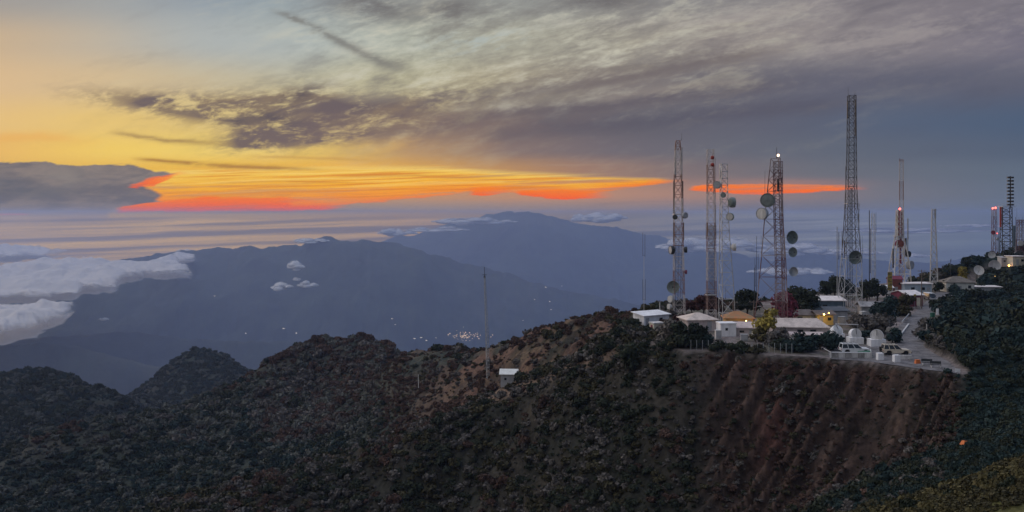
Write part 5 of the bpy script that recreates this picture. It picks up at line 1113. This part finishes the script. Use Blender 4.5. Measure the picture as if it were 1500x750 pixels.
PL = [
 ('bush','wide brown-grey shrub hiding the foot of the twin-dish lattice tower','bush',985,503,40,36,'grey',None),
 ('bush','large dark green shrub before the tan hip-roofed building','bush',1008,508,44,38,'green',None),
 ('bush','blue-green shrub at the right end of the big shrubs before the tan roof','bush',1030,508,30,26,'teal',None),
 ('bush','low reddish shrub around the legs of the lattice tower with the green mesh dish','bush',1000,478,26,20,'redbrown',None),
 ('bush','low grey shrub right of the small beige shed','bush',972,497,14,18,'grey',None),
 ('bush','round dark bush at the bare left end of the terrace','bush',912,494,24,16,'green',None),
 ('bush','small dark bush below the round one at the terrace edge','bush',921,506,22,10,'green',None),
 ('tree','broad red-brown tree behind the straight two-ball tower','tree',1030,470,26,36,'redbrown',208),
 ('tree','second red-brown tree, lower, left of the two-ball tower','tree',1014,470,26,28,'redbrown',212),
 ('tree','tall brown-leaved tree between the two-ball tower and grey tower','tree',1050,472,24,34,'redbrown',205),
 ('tree','dome-shaped dark green tree behind the wooden poles','tree',1094,470,36,42,'green',205),
 ('tree','slim dark tree left of the dome-shaped green tree','tree',1077,468,14,26,'green',210),
 ('tree','purple-red flowering tree inside the broad reddish tower','tree',1146,472,30,40,'purple',190),
 ('tree','dark green tree right of the purple-red tree','tree',1172,466,34,42,'green',203),
 ('tree','blue-green tree at the left end of the pale roof building','tree',1190,464,20,28,'teal',208),
 ('tree','bright yellow-green leaning tree at the left end of the longest roof','tree',1122,500,26,46,'yellow',166),
 ('bush','lower yellowish bush at the foot of the bright yellow tree','bush',1112,502,22,26,'straw',165),
 ('bush','brown twiggy bush right of the bright yellow tree','bush',1138,506,26,28,'grey',162),
 ('bush','wide dark green bush under the longest building','bush',1165,514,48,28,'teal',None),
 ('bush','dark bush between the wide green bush and the drum dishes','bush',1202,512,40,30,'teal',None),
 ('bush','grey-green bush left of the wide bush under the longest building','bush',1142,512,26,18,'green',None),
 ('bush','low dark bush on the rim below the pinkish hut','bush',1078,515,34,15,'green',None),
 ('bush','low dark bush on the rim left of the one by the pinkish hut','bush',1050,513,30,14,'green',None),
 ('bush','small bush on the rim below the brown twiggy bush','bush',1110,517,26,12,'olive',None),
 ('tree','dark tree row, left crown, behind the pale roof building','tree',1211,440,20,26,'green',252),
 ('tree','middle of the dark tree row behind the pale roof, tallest crown','tree',1224,440,24,32,'green',250),
 ('tree','right crown of the dark tree row, behind the white tower legs','tree',1240,440,20,28,'teal',250),
 ('tree','dark crown just right of the tallest tower legs','tree',1270,446,22,32,'green',238),
 ('tree','dark crown between the ladder mast and small white-roofed hut','tree',1285,446,22,34,'green',240),
 ('bush','biggest blue-green bush above the road bend','bush',1297,468,36,34,'teal',None),
 ('bush','blue-green bush left of the white marker sign','bush',1306,460,26,28,'teal',None),
 ('bush','olive-brown bush before the maroon building','bush',1328,452,22,24,'olive',None),
 ('bush','low olive scrub under the maroon building steps','bush',1322,462,26,16,'olive',None),
 ('bush','grey-brown bush behind the drum dishes, left','bush',1272,488,34,26,'grey',None),
 ('bush','larger grey bush behind the rightmost drum dish','bush',1291,488,34,30,'grey',None),
 ('bush','dark bush right of the rightmost drum dish by the road','bush',1307,502,22,22,'teal',None),
 ('bush','dark bush between two drum dishes','bush',1269,502,18,18,'teal',None),
 ('bush','brown shrub at the foot of the grey-roofed hut','bush',1258,478,26,20,'grey',None),
 ('bush','low dark shrub left of the drum dishes','bush',1219,507,26,16,'teal',None),
 ('bush','round dark bush left of the white house','bush',1376,424,16,12,'green',270),
 ('bush','small dark bush touching the left wall of the white house','bush',1386,424,12,14,'green',272),
 ('tree','yellow lit tree rising behind the white house roof','tree',1409,412,11,20,'yellow',296),
 ('bush','rounded dark bush at the left of the white hut','bush',925,480,22,14,'green',None),
 ('tree','olive crown on the skyline left behind the white hut','tree',936,474,26,18,'olive',205),
 ('tree','dark olive crown behind the white hut roof','tree',953,472,26,24,'olive',208),
 ('tree','dark crown behind the white hut, right of the short pale post','tree',973,470,24,24,'green',208),
 ('tree','low dark crown lowest on the skyline left of the white hut','tree',915,480,24,14,'green',203),
 ('bush','dark bush at the foot of the bank beside the concrete slab','bush',1402,488,26,18,'teal',None),
 ('bush','dark bush on the inside of the road bend','bush',1358,500,24,16,'teal',None),
 ('bush','round blue-green bush behind the green bin','bush',1385,462,24,16,'teal',None),
]
for nm, lb, ct, px, py, wp, hp, ky, D in PL: plant(nm, lb, ct, px, py, wp * (1.22 if nm == 'tree' and D and D > 188 and px < 1300 else 1.18), hp * (1.16 if nm == 'tree' and D and D > 188 and px < 1300 else 1.12), ky, D, group='terrace bushes' if nm == 'bush' else 'terrace trees', trunk=.08 if nm == 'bush' else .13)

# ------------------------------------------------------------------ low clouds
def cloud_mat(name, c, soft=.42):
    m = bpy.data.materials.new(name); m.use_nodes = True; t = m.node_tree; E.nt = t; p = t.nodes['Principled BSDF']
    p.inputs['Base Color'].default_value = (*c, 1); p.inputs['Roughness'].default_value = 1; p.inputs['Specular IOR Level'].default_value = 0
    ou = t.nodes['Material Output']; tr = t.nodes.new('ShaderNodeBsdfTransparent'); tl = t.nodes.new('ShaderNodeBsdfTranslucent'); tl.inputs[0].default_value = (*c, 1)
    m1 = t.nodes.new('ShaderNodeMixShader'); m1.inputs[0].default_value = .3; t.links.new(p.outputs[0], m1.inputs[1]); t.links.new(tl.outputs[0], m1.inputs[2])
    a = t.nodes.new('ShaderNodeAttribute'); a.attribute_name = 'thick'; tcn = t.nodes.new('ShaderNodeTexCoord'); mp = t.nodes.new('ShaderNodeMapping'); mp.inputs['Scale'].default_value = (.0022, .0034, .008); t.links.new(tcn.outputs['Object'], mp.inputs[0])
    n = tnoise(mp.outputs[0], 1, 7, .65, .4)
    al = smooth(.06, soft + .06, E(a.outputs['Fac']) * 1.0 + (n - .5) * .75 * (1.25 - E(a.outputs['Fac']))) * .97
    m2 = t.nodes.new('ShaderNodeMixShader'); t.links.new(al.v, m2.inputs[0]); t.links.new(tr.outputs[0], m2.inputs[1]); t.links.new(m1.outputs[0], m2.inputs[2]); t.links.new(m2.outputs[0], ou.inputs['Surface'])
    b = t.nodes.new('ShaderNodeBump'); b.inputs['Strength'].default_value = .5; b.inputs['Distance'].default_value = 35; t.links.new(n.v, b.inputs['Height']); t.links.new(b.outputs[0], p.inputs['Normal']); return m
M_CLOUD = cloud_mat('cloud_vapour', (.80, .76, .73))
def bank(name, label, pts, zd, Hc, bx0, bx1, by0, by1, nx=420, ny=150, seed=1):
    """a lens of vapour: billowed top, shallow underside, thinning to nothing at its edge"""
    px, py = np.meshgrid(np.linspace(bx0, bx1, nx), np.linspace(by0, by1, ny), indexing='ij')
    sd = poly_sd(px, py * 2.2, [(a, b * 2.2) for a, b in pts]) + fbm(px / 22, py / 9, 4, seed) * 9 + fbm(px / 70, py / 20, 3, seed + 3) * 8
    m_ = np.clip(-sd / 34, 0, 1); D = (EYE - zd) * F / (py - EL); x, y = (px - 750) / F * D, D
    bil = .42 + .30 * fbm(x / 900 + y / 2400, y / 420, 3, seed + 7) + .65 * (ridged(x / 1300 + y / 2600, y / 330 - x / 3000, 4, seed + 9) - .6) + .22 * np.abs(fbm(x / 170, y / 260, 4, seed + 4)) * 2
    prof = np.sqrt(np.clip(1 - (1 - m_) ** 2, 0, 1)); zt = zd + Hc * prof * np.clip(bil, .12, 1.2); zb = zd - Hc * .22 * prof - 1
    v = np.stack([x, y, zt], -1).reshape(-1, 3); vb = np.stack([x, y, zb], -1).reshape(-1, 3); q = polar_quads(nx, ny)
    ok = (m_.reshape(-1)[q] > 0).any(1); q = q[ok]
    o_ = big_mesh(name, np.concatenate([v, vb]), np.concatenate([q, q[:, ::-1] + len(v)]), M_CLOUD); o_.data.shade_smooth()
    a = o_.data.attributes.new('thick', 'FLOAT', 'POINT'); a.data.foreach_set('value', np.tile(np.clip(-sd / 26, 0, 1).reshape(-1), 2).astype(np.float32))
    import bmesh; bm = bmesh.new(); bm.from_mesh(o_.data); bmesh.ops.delete(bm, geom=[w_ for w_ in bm.verts if not w_.link_faces], context='VERTS'); bm.to_mesh(o_.data); bm.free()
    return tag(o_, label, 'cloud', 'low clouds over the valley')
bank('cloud_bank', 'broad bank of low white cloud spilling over the far ridge at left', [(-300,462),(0,447),(60,443),(108,439),(130,431),(176,428),(190,417),(214,409),(250,408),(279,406),(284,399),(270,392),(264,386),(286,380),(286,371),(255,374),(238,383),(200,388),(165,386),(135,380),(95,383),(40,390),(0,395),(-300,402)], -380, 100, -300, 310, 364, 468, 760, 230, 3)
bank('cloud_bank', 'nearer lower bank of white cloud below the broad one, at the left edge', [(-300,560),(0,502),(34,498),(60,490),(72,479),(95,472),(108,460),(116,450),(60,453),(0,457),(-300,475)], -380, 95, -300, 150, 442, 545, 620, 200, 13)
bank('cloud_bank', 'thin far deck of cloud on the horizon at the left edge', [(-300,392),(60,380),(120,372),(60,366),(-300,362)], -400, 150, -300, 170, 356, 398, 300, 60, 23)
def puff(label, px, py, wp, hp, D, seed, flat_=.35):
    rr = np.random.default_rng(seed); c = at(px, py, D); W_, H_ = wp / F * D, hp / F * D; k = max(7, int(wp / max(hp, 1) * 3.6)); V, Fq, A_ = [], [], []
    n, m_ = 22, 14; base = 0
    for i in range(k):
        u = rr.uniform(-.5, .5); e = max(0.08, 1 - (2 * abs(u)) ** 1.6); r = H_ * rr.uniform(.30, .55) * e ** .6 + H_ * .05; st = rr.uniform(1.0, 1.7) * (1 + .10 * wp / hp)
        cx, cy, cz = u * W_, rr.uniform(-.3, .3) * W_ * .4, H_ * rr.uniform(-.35, .25) * e
        th, ph = np.meshgrid(np.linspace(0, math.pi, m_), np.linspace(0, 2 * math.pi, n, endpoint=False), indexing='ij')
        q = r * (1 + .22 * fbm(np.cos(ph) * np.sin(th) * 2.3 + i * 7, np.sin(ph) * np.sin(th) * 2.3 + np.cos(th) * 2 + seed, 4, seed + i))
        zz = q * np.cos(th); zz = np.where(zz < 0, zz * flat_, zz)
        V.append(np.stack([cx + q * np.sin(th) * np.cos(ph) * st, cy + q * np.sin(th) * np.sin(ph) * st, cz + zz], -1).reshape(-1, 3))
        I, J = np.meshgrid(np.arange(m_ - 1), np.arange(n), indexing='ij'); a, b = I * n + J, I * n + (J + 1) % n
        Fq.append(np.stack([a, b, b + n, a + n], -1).reshape(-1, 4) + base); base += n * m_
    o_ = big_mesh('cloud', np.concatenate(V), np.concatenate(Fq), M_PUFF); o_.data.shade_smooth(); o_.location = c
    return tag(o_, label, 'cloud', 'low clouds over the valley')
def puff_mat():
    m = bpy.data.materials.new('cloud_puff_vapour'); m.use_nodes = True; t = m.node_tree; E.nt = t; p = t.nodes['Principled BSDF']
    p.inputs['Base Color'].default_value = (.82, .80, .77, 1); p.inputs['Roughness'].default_value = 1; p.inputs['Specular IOR Level'].default_value = 0
    ou = t.nodes['Material Output']; tr = t.nodes.new('ShaderNodeBsdfTransparent'); lw = t.nodes.new('ShaderNodeLayerWeight'); lw.inputs[0].default_value = .5
    tcn = t.nodes.new('ShaderNodeTexCoord'); mp = t.nodes.new('ShaderNodeMapping'); mp.inputs['Scale'].default_value = (.006, .006, .02); t.links.new(tcn.outputs['Object'], mp.inputs[0]); n = tnoise(mp.outputs[0], 1, 6, .65)
    al = smooth(.92, .30, E(lw.outputs['Facing']) + (n - .5) * .7) * .9
    m2 = t.nodes.new('ShaderNodeMixShader'); t.links.new(al.v, m2.inputs[0]); t.links.new(tr.outputs[0], m2.inputs[1]); t.links.new(p.outputs[0], m2.inputs[2]); t.links.new(m2.outputs[0], ou.inputs['Surface']); return m
M_PUFF = puff_mat()
PUFFS = [('long white streak of cloud behind the slim towers, left part',1035,361,155,24,10500),('long white streak of cloud reaching the broad tower, right part',1160,367,125,18,10500),
 ('low streak of cloud beside the foot of the broad reddish tower',1152,398,120,17,9500),('pale streak of cloud behind the tallest tower',1240,370,105,12,11000),('small streak of cloud right of the red panel tower',1346,375,42,6,11000),
 ('small round cloud highest of the tiny cluster over the valley',433,391,20,14,5600),('flat little cloud at the lower left of the tiny cluster',414,421,30,14,5600),('wisp at the right end of the tiny cluster',451,417,25,9,5600),('tiny puff in the middle of the cluster over the valley',435,409,10,6,5600),
 ('lone tiny cloud below the big cloud bank',152,468,15,5,4600),('small cap of cloud on the nearer far ridge crest',456,353,52,9,7900),('cap of cloud between the two far ridges',582,342,56,14,12000),
 ('ragged cloud on the right shoulder of the highest far mountain',872,320,85,18,12950),('thin cloud lying along the left slope of the highest far mountain',690,325,130,12,11900),('thin cloud low on the left slope of the highest far mountain',640,337,90,9,11600),('pale long cloud streak far behind the right towers',1330,338,220,8,14000),('short pale streak low behind the far grey tower',1425,331,90,6,14000)]
for i, a in enumerate(PUFFS): puff(*a, seed=40 + i * 5)

# ------------------------------------------------------------------ lights down in the valley
def land_hit(px, py):
    Dk = np.exp(np.linspace(math.log(2500), math.log(14500), 900)); zz = bilerp(Z2, AZ0, AZ1, math.log(1650), math.log(FAR), np.full(Dk.shape, (px - 750) / F), np.log(Dk))
    r = EYE - (py - EL) / F * Dk; k = np.argmax(r < zz); k = k if (r < zz).any() else len(Dk) - 1; return Vector(((px - 750) / F * Dk[k], Dk[k], zz[k]))
def lite(mb_, p, r): mb_.lathe([(r * .6, 0), (r, r * .5), (r * .7, r * 1.1), (.02, r * 1.3)], Matrix.Translation(p), 7)
M_TOWN = mat('town_lamp', (.9, .8, .6), .5, 0, 1, emit=((1, .62, .32), .75)); M_TOWN2 = mat('village_lamp', (.9, .85, .75), .5, 0, 1, emit=((1, .84, .62), .85))
mb = MB()
for i in range(85):
    px, py = 676 + rng.normal() * 9 + abs(rng.normal()) * 7, 494.5 + rng.normal() * 2.4; lite(mb, land_hit(px, py), rng.uniform(1.5, 4.5))
for i in range(24): lite(mb, land_hit(rng.uniform(655, 725), 493 + rng.normal() * 2.2), rng.uniform(3, 6))
o_ = mb.build('town_lights', M_TOWN); o_['kind'] = 'stuff'; o_['label'] = 'cluster of town lights twinkling on the valley floor'
for px, py, r in [(574,468,7),(578.6,477,6),(679,481,5),(606.6,496.6,8),(616.6,495.6,8),(624,501,7),(638,497,6),(783,440,6),(805,443,7),(807,454.6,7),(799,422,9),(823,420,7),(415,482,9),(434,489,9),(360,491,8),(314,434,6),(857,466,6),(872,462,6),(766,470,5),(842,471,7)]:
    p = land_hit(px, py); b = MB(); lite(b, Vector((0, 0, 0)), r * .62); lite(b, Vector((r, r * .6, 0)), r * .36); o_ = b.build('village_light', M_TOWN2, loc=p); tag(o_, 'tiny light of a lone village far down in the blue valley', 'light', 'scattered village lights')
